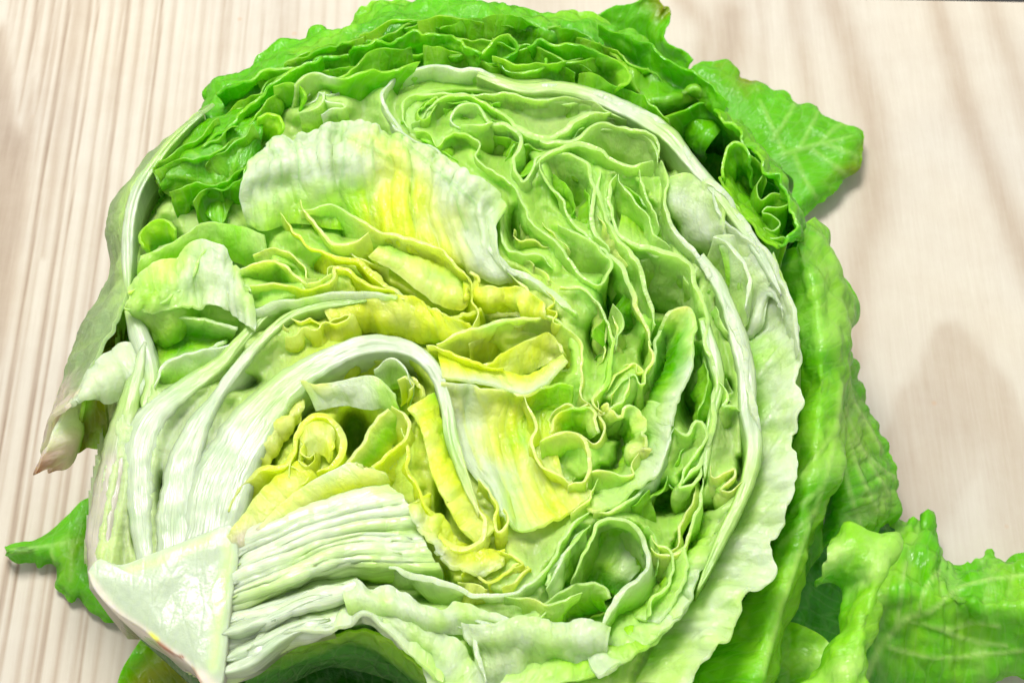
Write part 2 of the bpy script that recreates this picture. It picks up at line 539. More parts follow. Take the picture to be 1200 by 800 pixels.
# ------------------------------------------------------------------ the board
def inside(p, path, soft):
    E = parse(path)[:, :2]
    E = np.concatenate([E, E[:1]])
    c = np.zeros(len(p), bool); best = np.full(len(p), 1e9)
    for A, B in zip(E[:-1], E[1:]):
        d, t = seg_dist(p, A, B)
        best = np.minimum(best, d)
        if A[1] != B[1]:
            x = (B[0] - A[0]) * (p[:, 1] - A[1]) / (B[1] - A[1]) + A[0]
            c ^= ((A[1] > p[:, 1]) != (B[1] > p[:, 1])) & (p[:, 0] < x)
    return 1 / (1 + np.exp(-np.where(c, best, -best) / soft))

def grain_value(W):
    """dark late wood 0..1 at points W (cm) of the board"""
    q = seen_at(np.concatenate([W, np.zeros((len(W), 1))], 1))
    a = np.concatenate([W, np.zeros((len(W), 1))], 1)
    # straight-sawn part on the left: rings running away from the viewer
    bend = 0.16 * noise(a * np.array([0.05, 0.07, 1]) + 3.3) + 0.05 * noise(a * np.array([0.4, 0.16, 1]) + 8.1)
    X = W[:, 0] + bend + 0.0011 * (W[:, 1] + 4) ** 2
    g = np.zeros(len(W))
    rs = np.random.RandomState(4)
    x = -17.2
    while x < 22:
        mid = min(1, max(0, (x + 11.4) / 6.0))
        wdt = rs.uniform(0.035, 0.08) * (1 + 0.3 * mid)
        amp = rs.uniform(0.3, 0.95) * (1 - 0.62 * mid)
        if x > -3.5: amp *= 0.35
        d = X - x
        # ring: slow rise, sharp fall
        prof = np.where(d < 0, np.exp(-(d / (wdt * 1.5)) ** 2), np.exp(-(d / (wdt * 0.75)) ** 2))
        fadey = 0.75 + 0.35 * noise(a * np.array([0.6, 0.10, 1]) + x)
        g = np.maximum(g, amp * prof * fadey) if x < 2 else g
        x += rs.choice([0.17, 0.26, 0.34, 0.46]) * rs.uniform(0.85, 1.2) * (1 + 0.25 * mid)
    fade = 1 / (1 + np.exp((q[:, 0] - 470) / 60))
    g *= fade
    flat = 1 - 0.9 * inside(q, '-40,30 8,26 14,85 28,150 38,92 41,150 34,230 24,300 10,420 -40,560', 5)
    g = g * flat
    g = np.maximum(g, 0.55 * inside(q, '-60,60 6,30 14,90 17,140 27,155 38,92 41,150 33,240 22,310 4,420 -60,560', 4))
    for amp, s in ((0.75, '82,-60,12 92,0,10 80,90,9 60,220,7 50,300,5'),
                   (0.40, '330,-30,16 335,20,16 330,90,14'), (0.35, '600,-40,40 640,10,30'),
                   (0.42, '800,0,14 830,40,16 812,130,14'), (0.55, '856,20,26 850,75,24 800,180,20'), (0.40, '885,-40,9 893,40,9 897,130,8'),
                   (0.50, '925,-40,12 936,40,13 950,120,14 952,220,14'),
                   (0.70, '962,-50,16 976,0,18 1000,70,20 1024,150,24 1024,240,26 1006,320,22 1000,420,16'),
                   (0.70, '1085,-60,15 1098,0,15 1118,80,17 1145,160,17 1172,230,17 1205,310,18 1250,400,18'),
                   (0.55, '1148,-60,14 1160,0,14 1180,60,16 1210,140,18 1260,240,20'),
                   (0.40, '1200,-60,10 1225,0,10 1260,80,12'),
                   (0.30, '1095,470,9 1130,498,9 1165,505,8'), (0.35, '1150,500,8 1180,545,10 1215,575,12'),
                   (0.35, '1130,560,14 1095,620,16 1080,680,18')):
        g = np.maximum(g, (0.5 if '-' in s or s[0] == '1' else 0.8) * amp * stroke(q, s))
    wob = np.stack([9 * noise(a * 0.9 + 2), 6 * noise(a * 0.8 + 9)], 1)
    arch = inside(q + wob, '1098,382 1122,378 1160,412 1205,480 1260,620 1240,760 1180,700 1150,560 1120,590 1080,680 1030,640 1034,520 1048,470 1075,430', 3.5)
    hole = inside(q + wob, '1122,560 1150,530 1185,580 1200,640 1190,720 1120,700 1090,660', 16)
    g = np.maximum(g, 0.30 * arch * (1 - 0.75 * hole))
    g = g * (0.95 + 0.14 * noise(a * np.array([5.0, 0.35, 1]) + 6) + 0.12 * noise(a * np.array([14.0, 0.6, 1])))
    return np.clip(g, 0, 1)

def wood_material():
    T = NT('pale_pine')
    out = T.n('ShaderNodeOutputMaterial')
    at_ = T.n('ShaderNodeAttribute', attribute_name='grain')
    tc = T.n('ShaderNodeTexCoord')
    mp = T.n('ShaderNodeMapping'); mp.inputs['Scale'].default_value = (1, 0.055, 1)
    T.l(tc.outputs['Object'], mp.inputs[0])
    n1 = T.n('ShaderNodeTexNoise', i_Scale=950.0, i_Detail=6.0, i_Roughness=0.65)      # fibres
    T.l(mp.outputs[0], n1.inputs['Vector'])
    n2 = T.n('ShaderNodeTexNoise', i_Scale=16.0, i_Detail=3.0)                          # broad tone
    T.l(tc.outputs['Object'], n2.inputs['Vector'])
    n3 = T.n('ShaderNodeTexNoise', i_Scale=60.0, i_Detail=5.0, i_Roughness=0.7)
    T.l(tc.outputs['Object'], n3.inputs['Vector'])
    f = T.n('ShaderNodeMath', operation='MULTIPLY_ADD'); f.inputs[1].default_value = 0.30; f.inputs[2].default_value = -0.15
    T.l(n1.outputs['Fac'], f.inputs[0])
    f3 = T.n('ShaderNodeMath', operation='MULTIPLY_ADD'); f3.inputs[1].default_value = 0.30
    T.l(n3.outputs['Fac'], f3.inputs[0]); T.l(f.outputs[0], f3.inputs[2])
    s = T.n('ShaderNodeMath', operation='ADD', use_clamp=True)
    T.l(at_.outputs['Fac'], s.inputs[0]); T.l(f3.outputs[0], s.inputs[1])
    rp = T.n('ShaderNodeValToRGB')
    e = rp.color_ramp.elements
    e[0].position = 0.05; e[0].color = (*lin((190, 184, 170)), 1)
    e[1].position = 1.0; e[1].color = (*lin((128, 109, 90)), 1)
    k = e.new(0.5); k.color = (*lin((167, 154, 137)), 1)
    T.l(s.outputs[0], rp.inputs[0])
    hu = T.n('ShaderNodeMix', data_type='RGBA', blend_type='MULTIPLY')
    r2 = T.n('ShaderNodeValToRGB'); r2.color_ramp.elements[0].position = 0.35; r2.color_ramp.elements[1].position = 0.7
    r2.color_ramp.elements[0].color = (1.0, 0.985, 0.95, 1); r2.color_ramp.elements[1].color = (0.95, 0.95, 0.96, 1)
    T.l(n2.outputs['Fac'], r2.inputs[0]); hu.inputs[0].default_value = 1
    T.l(rp.outputs[0], hu.inputs[6]); T.l(r2.outputs[0], hu.inputs[7])
    # small knots flecks
    v = T.n('ShaderNodeTexVoronoi', i_Scale=55.0); T.l(tc.outputs['Object'], v.inputs['Vector'])
    fl = T.n('ShaderNodeMapRange'); fl.inputs[1].default_value = 0.03; fl.inputs[2].default_value = 0.055; fl.inputs[3].default_value = 0.35; fl.inputs[4].default_value = 0.0
    T.l(v.outputs['Distance'], fl.inputs[0])
    k2 = T.n('ShaderNodeMix', data_type='RGBA'); k2.inputs[7].default_value = (*lin((176, 140, 108)), 1)
    T.l(fl.outputs[0], k2.inputs[0]); T.l(hu.outputs[2], k2.inputs[6])
    bp = T.n('ShaderNodeBump', i_Strength=0.12, i_Distance=0.0006); T.l(n1.outputs['Fac'], bp.inputs['Height'])
    pr = T.n('ShaderNodeBsdfPrincipled', i_Roughness=0.6)
    pr.inputs['Specular IOR Level'].default_value = 0.2
    T.l(k2.outputs[2], pr.inputs['Base Color']); T.l(bp.outputs[0], pr.inputs['Normal'])
    T.l(pr.outputs[0], out.inputs[0])
    return T.m

def build_board():
    # fine in the middle, coarser outside; the far edge runs almost along the top of the picture
    e = at_board([[985, -1.0], [1200, 3.0]], [0, 0])
    sl = (e[1, 1] - e[0, 1]) / (e[1, 0] - e[0, 0])
    xs = np.concatenate([np.linspace(-30, -14.6, 12)[:-1], np.linspace(-14.6, 15.0, 430), np.linspace(15, 30, 12)[1:]])
    ys = np.concatenate([np.linspace(-26, -11.5, 12)[:-1], np.linspace(-11.5, 0, 190)[:-1], np.linspace(0, 1, 150) * 1.0])
    nx, ny = len(xs), len(ys)
    X = np.tile(xs, (ny, 1)); Y = np.zeros((ny, nx))
    far = e[0, 1] + sl * (xs - e[0, 0])
    k0 = ny - 150
    for i in range(ny):
        Y[i] = ys[i] if i < k0 else far * ys[i]
    W = np.stack([X.ravel(), Y.ravel()], 1)
    g = grain_value(W)
    top = np.concatenate([W, np.zeros((len(W), 1))], 1)
    # edge band: rounded arris and side, then underside
    def strip(row, dz, out):
        p = top.reshape(ny, nx, 3)[row].copy(); p[:, 2] += dz; p[:, 1] += out; return p
    V = [top]; G = [g]
    gr = g.reshape(ny, nx)
    base = len(top)
    rings = [strip(ny - 1, -0.06, 0.05), strip(ny - 1, -0.2, 0.09), strip(ny - 1, -1.8, 0.09)]
    for r in rings:
        V.append(r); G.append(gr[ny - 1])
    F = []
    for i in range(ny - 1):
        for j in range(nx - 1):
            a = i * nx + j
            F.append((a, a + 1, a + nx + 1, a + nx))
    prev = (ny - 1) * nx
    for k in range(3):
        cur = base + k * nx
        for j in range(nx - 1):
            F.append((prev + j, prev + j + 1, cur + j + 1, cur + j))
        prev = cur
    V = np.concatenate(V); G = np.concatenate(G)
    me = bpy.data.meshes.new('wooden_tabletop')
    me.from_pydata((V * CM).tolist(), [], F)
    at_ = me.attributes.new('grain', 'FLOAT', 'POINT')
    at_.data.foreach_set('value', G.astype(np.float32))
    me.polygons.foreach_set('use_smooth', [True] * len(me.polygons))
    me.materials.append(wood_material())
    o = bpy.data.objects.new('wooden_tabletop', me); COL.objects.link(o)
    o['kind'] = 'structure'
    o['label'] = 'pale pine tabletop with fine straight grain and a broad arched grain mark'
    # the dim ground behind the board's far edge
    T = NT('dim_floor'); out = T.n('ShaderNodeOutputMaterial'); pr = T.n('ShaderNodeBsdfPrincipled', i_Roughness=0.8)
    nz = T.n('ShaderNodeTexNoise', i_Scale=30.0); rp = T.n('ShaderNodeValToRGB')
    rp.color_ramp.elements[0].color = (0.05, 0.045, 0.045, 1); rp.color_ramp.elements[1].color = (0.09, 0.085, 0.08, 1)
    T.l(nz.outputs['Fac'], rp.inputs[0]); T.l(rp.outputs[0], pr.inputs['Base Color']); T.l(pr.outputs[0], out.inputs[0])
    me = bpy.data.meshes.new('floor')
    me.from_pydata([(-3, -3, -0.7), (3, -3, -0.7), (3, 3, -0.7), (-3, 3, -0.7)], [], [(0, 1, 2, 3)])
    me.materials.append(T.m)
    f = bpy.data.objects.new('floor', me); COL.objects.link(f); f['kind'] = 'structure'
build_board()

# ------------------------------------------------------------------ the lettuce half
def thing(name, label, cat, px, group=None):
    o = bpy.data.objects.new(name, None)
    COL.objects.link(o)
    o.location = at_board([px], [0])[0] * CM
    o.empty_display_size = 0.02
    o['label'] = label; o['category'] = cat
    if group: o['group'] = group
    return o

LET = thing('lettuce_half', 'halved pale green lettuce head lying cut side up with its white core at lower left', 'lettuce', (520, 520))
bpy.context.view_layer.update()

OUTLINE = ('104,655 112,570 132,470 146,370 158,290 200,215 262,150 330,108 420,88 520,78 640,88 740,128 800,188 850,258 900,338 932,400 '
           '932,480 905,580 880,680 825,750 765,800 650,850 540,850 486,775 440,732 380,738 322,744 270,790 225,785 160,725')

def hull():
    """the outermost cupped leaves, closed below: the bowl the cut leaves stand in"""
    E = parse(OUTLINE); E = np.concatenate([E, E[:1]])
    n = 150
    q = resample(E, n + 1)[:-1]
    top = at(q[:, :2], np.full(n, -12.0)); c = top.mean(0)
    rings = []
    for f, dz in ((0.985, 0), (1.0, 0.5), (1.01, 1.2), (0.98, 2.2), (0.90, 3.3), (0.76, 4.5), (0.56, 5.5), (0.33, 6.05), (0.06, 6.2)):
        w = c + (top - c) * f; w[:, 2] = top[:, 2] * (1 - dz / 6.2) + 0.12 * (dz / 6.2)
        rings.append(w)
    R = np.array(rings)
    tk = np.linspace(0, len(R) - 1, 44)
    G = np.stack([catmull(R[:, j], tk) for j in range(n)], 1)
    d = G - c; d[:, :, 2] = 0; d /= np.linalg.norm(d, axis=2)[:, :, None] + 1e-6
    wv = noise(G / 1.6 + 4)[:, :, None] * 0.22
    fade = np.linspace(0.3, 1, 44)[:, None, None]
    G = G + d * wv * fade
    G[:, :, 2] = np.maximum(G[:, :, 2], 0.05)
    k = len(G)
    V = G.reshape(-1, 3)
    F = []
    for i in range(k - 1):
        for j in range(n):
            j2 = (j + 1) % n
            F.append((i * n + j, (i + 1) * n + j, (i + 1) * n + j2, i * n + j2))
    F.append(tuple((k - 1) * n + j for j in range(n)))
    C = np.repeat(PAL['E'][None], len(V), 0) * (1 + 0.2 * noise(V / 0.8)[:, None])
    return make_obj('outer_leaf_cup', V, F, np.clip(C, 0, 1), V[:, :2].copy(), M_GREEN, LET)
hull()

L = LET
# ---- core
pillow(L, '103,670 112,692 136,716 168,737 190,757 212,770 226,783 238,803 258,803 264,770 268,730 273,690 279,650 275,620 263,611 240,623 206,638 171,651 140,661 116,655',
       40, 'core', M_CORE, 'R', 'R', 'K', h=0.55, shrink=0.45, dome=0.6,
       stains=[('P', 0.55, '264,630,7 268,655,8 260,690,9 256,730,8 250,780,8'), ('P', 0.5, '150,668,6 200,652,7 248,630,7'), ('K', 0.9, '104,676,5 135,716,6 168,738,5 192,758,5 214,772,5 232,796,7'),
               ('Y', 0.9, '177,743,3 184,749,3'), ('B', 0.9, '184,752,3 196,761,3 206,768,2 214,769,2'), ('K', 0.9, '236,790,7 248,803,8'), ('B', 0.6, '226,782,1.6 236,800,2')])

# ---- thick ribs rising from the core on the left
rib(L, '118,690,13 120,630,19 130,575,21 140,525,19 150,478,14 160,440,10 170,400,7', 30, 'KKKPW', cside='KKPPP', h=-1.5, p=2.2, hh=0.9)
rib(L, '172,675,9 166,615,14 163,560,19 167,515,23 188,478,17 222,452,12 256,427,9 284,397,7 312,367,5 345,350,4', 14, 'WWWWPPP', h=-0.6, p=2.4)
rib(L, '205,665,22 206,605,22 213,550,20 230,505,15 251,470,8 276,434,7 304,401,6 337,372,5 378,358,5 430,352,4', 16, 'WWWWWPPP', h=-0.2, hh=0.35)
rib(L, '240,665,38 256,575,38 290,508,30 333,456,20 388,419,13 438,403,11 480,409,9 508,432,8 522,470,7 530,515,8 545,560,7 562,602,6', 18, 'RRWPWWWPQ', h=0.1, hh=0.25, p=2.6)
loft(L, [(-0.6, '262,640 286,602 308,574 332,552 350,540'), (-0.3, '264,648 296,612 320,588 344,566 362,548'), (-1.2, '266,656 306,622 332,600 354,580 374,560'), (-5, '270,664 314,630 340,610 362,590 380,572')], ['KQQYY', 'KKQQY', 'WQQYY', 'PYYYY'], th=0.9, cr=0.9, cs=0.5, name='leaf')
# ---- ribs leaving the core to the right, thin layers grown together
loft(L, [(-1.5, '440,560,-5 466,578 484,600 494,624 502,645 516,666 522,684,-8'), (-0.2, '400,570,-5 412,588 416,608 418,630 416,648 416,662 414,676,-8'), (0, '350,586,-4 358,604 362,624 364,642 364,658 364,672 362,688,-8'),
         (0, '306,606,-3 310,624 315,644 318,662 320,680 320,692 320,706,-6'), (-3.0, '250,640,-3 252,658 252,674 252,690 251,704 251,718 251,730,-4')],
     ['QPWPWPL', 'QWWPWPL', 'QWWWPWP', 'PWWWWPP', 'PWWWWWW'], th=1.4, cr=0.8, cs=0.6, name='rib', mat=M_RIB, res=2.4, ridge=1.5, rk=8, fib_u=True)
loft(L, [(-1.5, '418,676,-6 420,684 420,692 416,700,-6'), (-0.6, '350,690,-5 352,702 354,712 356,724,-6'), (-0.6, '308,704,-4 310,716 312,730 314,744,-5'), (-3.0, '248,724 248,736 248,748 248,760')], ['PWWP', 'PWWP', 'WWWW', 'WWWW'], th=1.2, cr=0.8, cs=0.6, name='rib', mat=M_RIB, ridge=1.0, rk=6, fib_u=True)
def fan(top, bot, count, cols, seed, hs=(-0.9, 0.4), rw=(3.0, 6.5)):
    """sliced leaf bases side by side, fanning out of the core"""
    rs = np.random.RandomState(seed)
    A = resample(parse(top), 12); B = resample(parse(bot), 12)
    for k in range(count):
        f = np.clip((k + 0.5 + rs.uniform(-0.3, 0.3)) / count, 0, 1)
        Q = A * (1 - f) + B * f
        e = rs.uniform(0.85, 1.0); n0 = max(5, int(12 * e))
        Q = Q[:n0]
        r = rs.uniform(*rw)
        w = r * np.interp(np.linspace(0, 1, n0), [0, 0.14, 0.5, 0.85, 1], [0.15, 1.2, 1.0, 0.75, 0.4])
        yo = np.cumsum(rs.uniform(-1.0, 1.0, n0)) * 0.8
        s = ' '.join('%.1f,%.1f,%.1f' % (q[0], q[1] + o, v) for q, o, v in zip(Q, yo, w))
        rib(L, s, 7, rs.choice(cols), h=rs.uniform(*hs), hh=0.5, p=2.0, K=9, cside='WWPP')
fan('274,646 308,618 350,596 400,582 452,570 478,572', '272,710 320,692 365,673 415,658 465,660 522,680', 4, ['WWWW', 'WRWP', 'RWPP', 'WWRP', 'PRWP'], 3, hs=(-0.9, 0.4), rw=(3.0, 5.5))
fan('270,724 310,706 350,694 392,684 418,680', '256,750 312,734 352,714 396,700 420,694', 2, ['WWWW', 'WRWP', 'WWWP'], 5, hs=(-1.2, 0.3), rw=(4, 8))
fan('270,762 300,750 345,730 390,720 426,710', '252,794 292,778 322,754 350,740 400,738', 2, ['WWWW', 'RWWW'], 6, hs=(-1.2, 0.3), rw=(4, 9))
loft(L, [(-5, '250,755,-6 300,740 340,724 385,712 420,700'), (-2.2, '250,775,-4 302,756 345,735 390,726 426,712'), (-2.4, '250,790,-4 296,774 322,752 350,742 392,738'), (-6, '250,806 292,788 320,766 346,752')], ['PPPPP', 'WWWWW', 'WWWWW', 'PPPP'], th=1.4, cr=0.6, cs=0.6, name='rib', mat=M_RIB)

# ---- big white floppy leaf, upper left
loft(L, [(2.0, '288,192 305,176 320,160 345,156 372,148 402,138 432,143 464,155 482,163 512,179 550,206 582,226 592,248'),
         (3.0, '284,210 312,200 345,188 385,180 425,172 465,182 500,200 535,228 566,250 578,268'),
         (0.5, '280,228 310,222 345,214 390,216 430,214 470,228 505,250 540,275 565,292 588,306'),
         (-1., '284,246 306,246 345,240 385,238 425,250 460,268 500,284 540,305 575,318 610,322'),
         (-3., '290,262 310,270 345,262 390,268 430,272 465,284 500,296 535,312 570,328 615,332')],
     ['PWWWPWWP', 'WWWWQQWWW', 'WWWWQYQWW', 'WPPLYYQWW', 'PLLLYYYQW'], th=0.6, cr=2.0, cs=1.2, name='leaf', edge=1.3, jag=1.2, ridge=1.6, rk=16, vc='G', vw=1.3, vmix=0.38, res=2.3,
     veins=['400,140 404,180 398,240', '432,146 436,190 436,260', '470,160 482,205 486,270', '345,158 352,190 350,235', '505,178 530,220 548,270', '318,165 330,205 320,240', '376,150 420,165 460,190', '452,152 500,190 560,240'])
cut(L, '448,132 462,150 482,164 512,180 550,206 580,226 590,246 593,282 610,296 636,298 650,308', 12, ('WWPP', 'PPLL', 'GGGG'), th=1.0)
cut(L, '556,228 560,258 566,284 590,306 616,321 640,341 660,358 674,371', 10, ('WWWP', 'PPL', 'LLL'), th=(1.2, 1.8, 2.4, 2.6), lean=(1, -2))

# ---- outermost sliced leaf, top right, ends in a curl at its left
cut(L, '484,166 466,152 452,132 450,112 462,95 485,83 520,80 560,84 590,96 615,103 650,101 690,108 730,124 768,140 796,164 815,192 842,222 872,262 897,302 920,346 932,385 936,410',
    22, ('WWWWWWWW', 'PPPPPPWW', 'LLLLLPPP', 'GGGGGGGG'), th=(1.4, 1.3, 1.5, 2.0, 2.6, 2.9, 2.6, 2.2, 1.8, 1.2), lean=(-3, -4), wob=0.5)
rib(L, '560,86,5 610,104,7 655,103,8 700,114,9 745,134,10 780,155,10 808,188,8 838,222,7 868,262,7 893,302,7 915,345,6', 10, 'PPPWPWPWW', h=0.3)
cut(L, '480,150 474,132 478,116 500,108 545,108 590,112 640,116 690,121 735,138', 14, ('PPPP', 'LLLL', 'GGGG'), th=0.9, lean=(0, -3))
cut(L, '482,146 492,142 500,126 516,115 538,111 556,116 585,133 612,152 640,162 664,154 690,138 716,131', 13, ('PLPP', 'GGGG', 'DDGG'), th=(0.9, 1.0, 1.4, 2.2, 2.2, 1.2))
cut(L, '494,128 505,118 512,114 506,126 498,140 488,140 484,130 490,122', 10, ('LL', 'LG'), th=0.6)
# bubble loop and its tail
cut(L, '540,148 528,141 534,130 546,124 560,128 574,142 596,147 610,160 611,173 602,187 602,202 611,216 621,210 626,196 632,184 650,181 670,184 686,195 693,212 696,240 697,270 712,296',
    16, ('WPPPPPPP', 'PLLLLGPP', 'GGGGGGGG'), th=(1.2, 1.0, 1.4, 1.2, 1.0, 1.2, 1.6, 1.8), wob=0.5)
cut(L, '540,147 560,148 578,144', 8, ('P', 'L', 'G'), th=1.3)
cut(L, '488,152 504,158 512,172 520,160 533,152 550,157 563,170 553,182 567,200 590,210 606,222 614,246 626,266 646,283 666,303 686,323 701,331 711,320 713,306 700,295 685,285 664,271 655,262',
    14, ('LLPPPPPPPP', 'LLLLGGLLLL', 'GGGGGGGGGG'), th=(0.7, 0.8, 0.7, 0.8, 0.9, 1.0, 1.1, 1.0))
cut(L, '634,190 640,204 652,218 659,234 663,250 671,262 692,276 712,293 727,312 739,334 748,358 757,385 762,405', 18, ('PPPPPPQP', 'PLGGGGLL', 'DDDDDDGG'), th=(0.9, 0.9, 1.0, 1.4, 1.8, 1.6, 1.4), lean=(-1, -3))
cut(L, '596,148 620,156 645,166 678,164 693,153 706,146 724,148 760,156 770,168 772,190', 14, ('PPPPPP', 'LPLLPP', 'DDGGGG'), th=(0.9, 1.6, 1.5, 1.0, 1.0))
cut(L, '622,212 634,190 648,176 676,168 702,174 726,191 746,198 768,191', 12, ('PPPPPP', 'PLLLPP', 'GGGGGG'), th=(1.0, 1.4, 2.0, 1.6, 1.3, 1.2))
cut(L, '704,200 702,222 704,248 714,270 734,296 752,322 764,352 768,380', 16, ('PPPPPP', 'LLLLPP', 'GGGGGG'), th=(1.4, 1.5, 1.6, 1.8, 1.6, 1.4))
cut(L, '722,204 715,222 716,246 726,270 750,283 780,295 801,308 816,332 824,362 828,400 836,426 843,448 836,480 828,520 820,540 800,566', 18, ('PPPPPPPPPP', 'PLLPPPPPPP', 'GGGGGGGGGG'), th=(1.0, 1.4, 2.2, 1.8, 1.4, 1.6, 1.8, 1.4), lean=(-2, -3))
cut(L, '724,206 732,222 744,236 758,252 764,275 782,292', 12, ('PPPP', 'LLLL', 'GGGG'), th=0.9)
cut(L, '770,190 780,208 783,236 786,252 798,276 821,301 841,331 856,370 866,402 876,436 880,480 885,505', 18, ('PPWWWWWW', 'LPPPPPPP', 'GGGGGGGG'), th=(1.0, 1.2, 1.8, 2.6, 2.6, 2.4, 2.4, 2.4), lean=(-2, -3))
cut(L, '748,198 752,222 762,246 772,268', 12, ('PPP', 'LLL', 'GGG'), th=0.8)
# broad pale leaf faces in the upper right pockets
loft(L, [(-1, '705,152 730,152 762,162 770,186'), (-5, '696,166 722,168 750,178 766,192'), (-9, '690,178 716,186 745,198 764,200')], ['PPPP', 'GMPP', 'GGMM'], th=0.6, cr=1)
loft(L, [(0, '786,206 810,204 835,222 850,250'), (-2, '782,232 806,240 830,256 852,274'), (-5, '788,252 812,272 836,282 862,292'), (-12, '800,280 822,304 842,318 868,318')],
     ['PPPP', 'WWWW', 'PWWP', 'GMMG'], th=0.7, cr=1.4, cs=0.8)
cut(L, '834,218 843,246 860,267 888,302 904,330', 9, ('WWW', 'PPP', 'LLL'), th=1.2)
cut(L, '836,278 856,286 871,306 878,332 876,360', 12, ('WWWW', 'PPPP', 'MMMM'), th=1.6, lean=(-2, -4))
loft(L, [(-1, '838,276 862,276 885,300 904,330 918,372'), (-3, '846,300 868,312 884,336 897,350 905,346'), (-6, '852,330 868,350 874,372 880,388 892,380'), (-11, '850,360 862,380 868,395 874,400 884,396')],
     ['WWWWW', 'MPPWW', 'MMPWW', 'GMMMP'], th=0.7, cr=1.2, cs=0.7)
loft(L, [(-3, '752,306 775,302 794,313 812,334'), (-9, '748,330 772,330 794,342 814,366'), (-15, '758,360 776,362 794,372 812,392')], ['PPPP', 'LLLL', 'GGGG'], th=0.6, cr=1)
loft(L, [(-1, '722,280 745,290 772,300'), (-6, '728,248 750,258 776,282'), (-2, '722,214 744,226 766,256')], ['PPP', 'LLL', 'MMM'], th=0.5, cr=1)

# ---- right-hand rims
cut(L, '656,337 681,337 701,350 713,373 718,402 715,430 705,456 697,472 708,480', 15, ('QPPLLQ', 'LLGGGL', 'GGGGGG'), th=(1.6, 1.0, 0.9, 1.4, 1.6, 1.2))
cut(L, '717,358 727,370 724,388 719,404', 10, ('PPP', 'LLL', 'GGG'), th=0.8)
cut(L, '762,400 764,420 756,438 752,450 742,436 728,448 716,466', 12, ('QQPPQ', 'LLLLL', 'GGGGG'), th=(1.4, 1.2, 0.7, 0.7, 0.8))
loft(L, [(1, '782,370 796,361 808,360 815,376 813,402 810,438 798,462 790,480 787,498'), (-1, '776,384 790,380 797,384 798,402 795,436 785,460 778,480 772,496'), (-6, '768,402 774,396 782,400 782,416 776,440 768,456 764,470 758,490')],
     ['PQPPWWWW', 'PLGGGMPP', 'PPGGGGMM'], th=0.8, cr=0.8, cs=0.8, edge=0.6)
loft(L, [(-2, '757,442 766,424 770,396 780,374'), (-8, '766,462 774,440 782,412 788,390'), (-14, '772,470 782,450 790,424 796,404')], ['PPPP', 'LGGG', 'GGGG'], th=0.7, cr=0.8)
loft(L, [(0, '788,480 788,500 782,530 774,552 755,570 724,590 695,602'), (-3, '766,470 764,495 758,520 748,545 730,564 706,580 680,592'), (-8, '752,472 748,495 738,525 726,545 706,556 690,570 668,585')],
     ['WWWWPPQ', 'PPMPPPQ', 'LLGLLLL'], th=0.7, cr=0.9, cs=0.7, edge=0.7)
cut(L, '695,602 724,590 755,569 774,552 783,530 788,500', 10, ('QPWWW', 'LLMMM', 'GGGG'), th=1.0)
cut(L, '790,500 806,508 818,496 822,516 812,540 800,560 795,572 812,572 822,556 826,535', 12, ('PPPPPP', 'LLLLLL', 'GGGGGG'), th=(1.8, 1.2, 0.8, 0.8, 1.0, 1.2))
cut(L, '842,448 852,468 846,478 862,474 868,480', 10, ('PPPP', 'LLL', 'GGG'), th=0.9)
cut(L, '834,545 836,560 850,552 862,548 860,560 844,572 858,574 872,566', 9, ('QQQQQ', 'LLLLL', 'GGG'), th=0.7)
rib(L, '820,300,6 842,332,8 858,372,9 868,405,11 875,440,11 877,480,11 884,520,10 880,552,9 866,590,8 848,625,7 832,660,6 818,690,6', 14, 'WWWWWPPPP', h=0.0, cside='PPMM')
rib(L, '824,372,6 832,402,8 840,430,8 843,452,6 836,482,6 830,520,5 826,560,4', 10, 'PWPPPP', h=-0.4, cside='MMM')
# lower right lobes
cut(L, '826,560 822,590 812,610 800,640 790,650 772,648 764,640', 12, ('PPPQQ', 'LLLLL', 'GGGGG'), th=0.9)
loft(L, [(-1, '872,575 850,608 832,645 815,684 798,722 770,748 738,772 700,792'), (-2, '846,590 830,625 812,655 796,690 780,715 752,738 722,756 690,774'), (-7, '828,600 812,630 795,655 784,680 768,700 745,716 715,730 690,745'), (-14, '812,612 798,640 782,665 772,684 758,695 738,700 712,712 692,725')],
     ['PPPWWPPW', 'PLLMPPPW', 'LLGGLLPP', 'GGGGGGLL'], th=0.8, cr=1.5, cs=0.9, edge=1.0, jag=0.8)
cut(L, '673,676 682,650 692,624 701,608 718,605 740,611 757,629 763,650 760,671 740,687 724,703 711,724 704,745', 16, ('PPPPWWWP', 'PLMPPLLL', 'GGGGGGGG'), th=(1.0, 0.9, 1.1, 1.4, 1.6, 1.8, 1.5), lean=(1, -4))
loft(L, [(-4, '705,618 726,614 748,626 756,648'), (-8, '698,640 716,636 740,646 752,664'), (-9, '690,662 706,660 726,668 742,676'), (-12, '684,680 698,684 714,692 722,700')], ['MMMM', 'GMWM', 'LLPW', 'GGGG'], th=0.6, cr=1.2, cs=0.6)
loft(L, [(-2, '640,710 662,692 690,684 708,688 716,700'), (-6, '660,722 676,706 694,700 708,702'), (-11, '676,724 690,718 704,714 712,718')], ['PPPPP', 'LLLL', 'GGGG'], th=0.6, cr=0.8, edge=0.6)
cut(L, '762,628 770,640 785,648 790,670 782,690 764,700 756,720', 12, ('QPPP', 'LLLL', 'GGGG'), th=0.9)
loft(L, [(0, '800,640 806,662 800,684 790,704 770,728'), (-4, '780,655 786,672 778,690 766,706 748,726'), (-9, '766,660 770,676 764,694 754,708 738,722')], ['PPPW', 'LLLP', 'GGLL'], th=0.7, cr=1.0, cs=0.6)

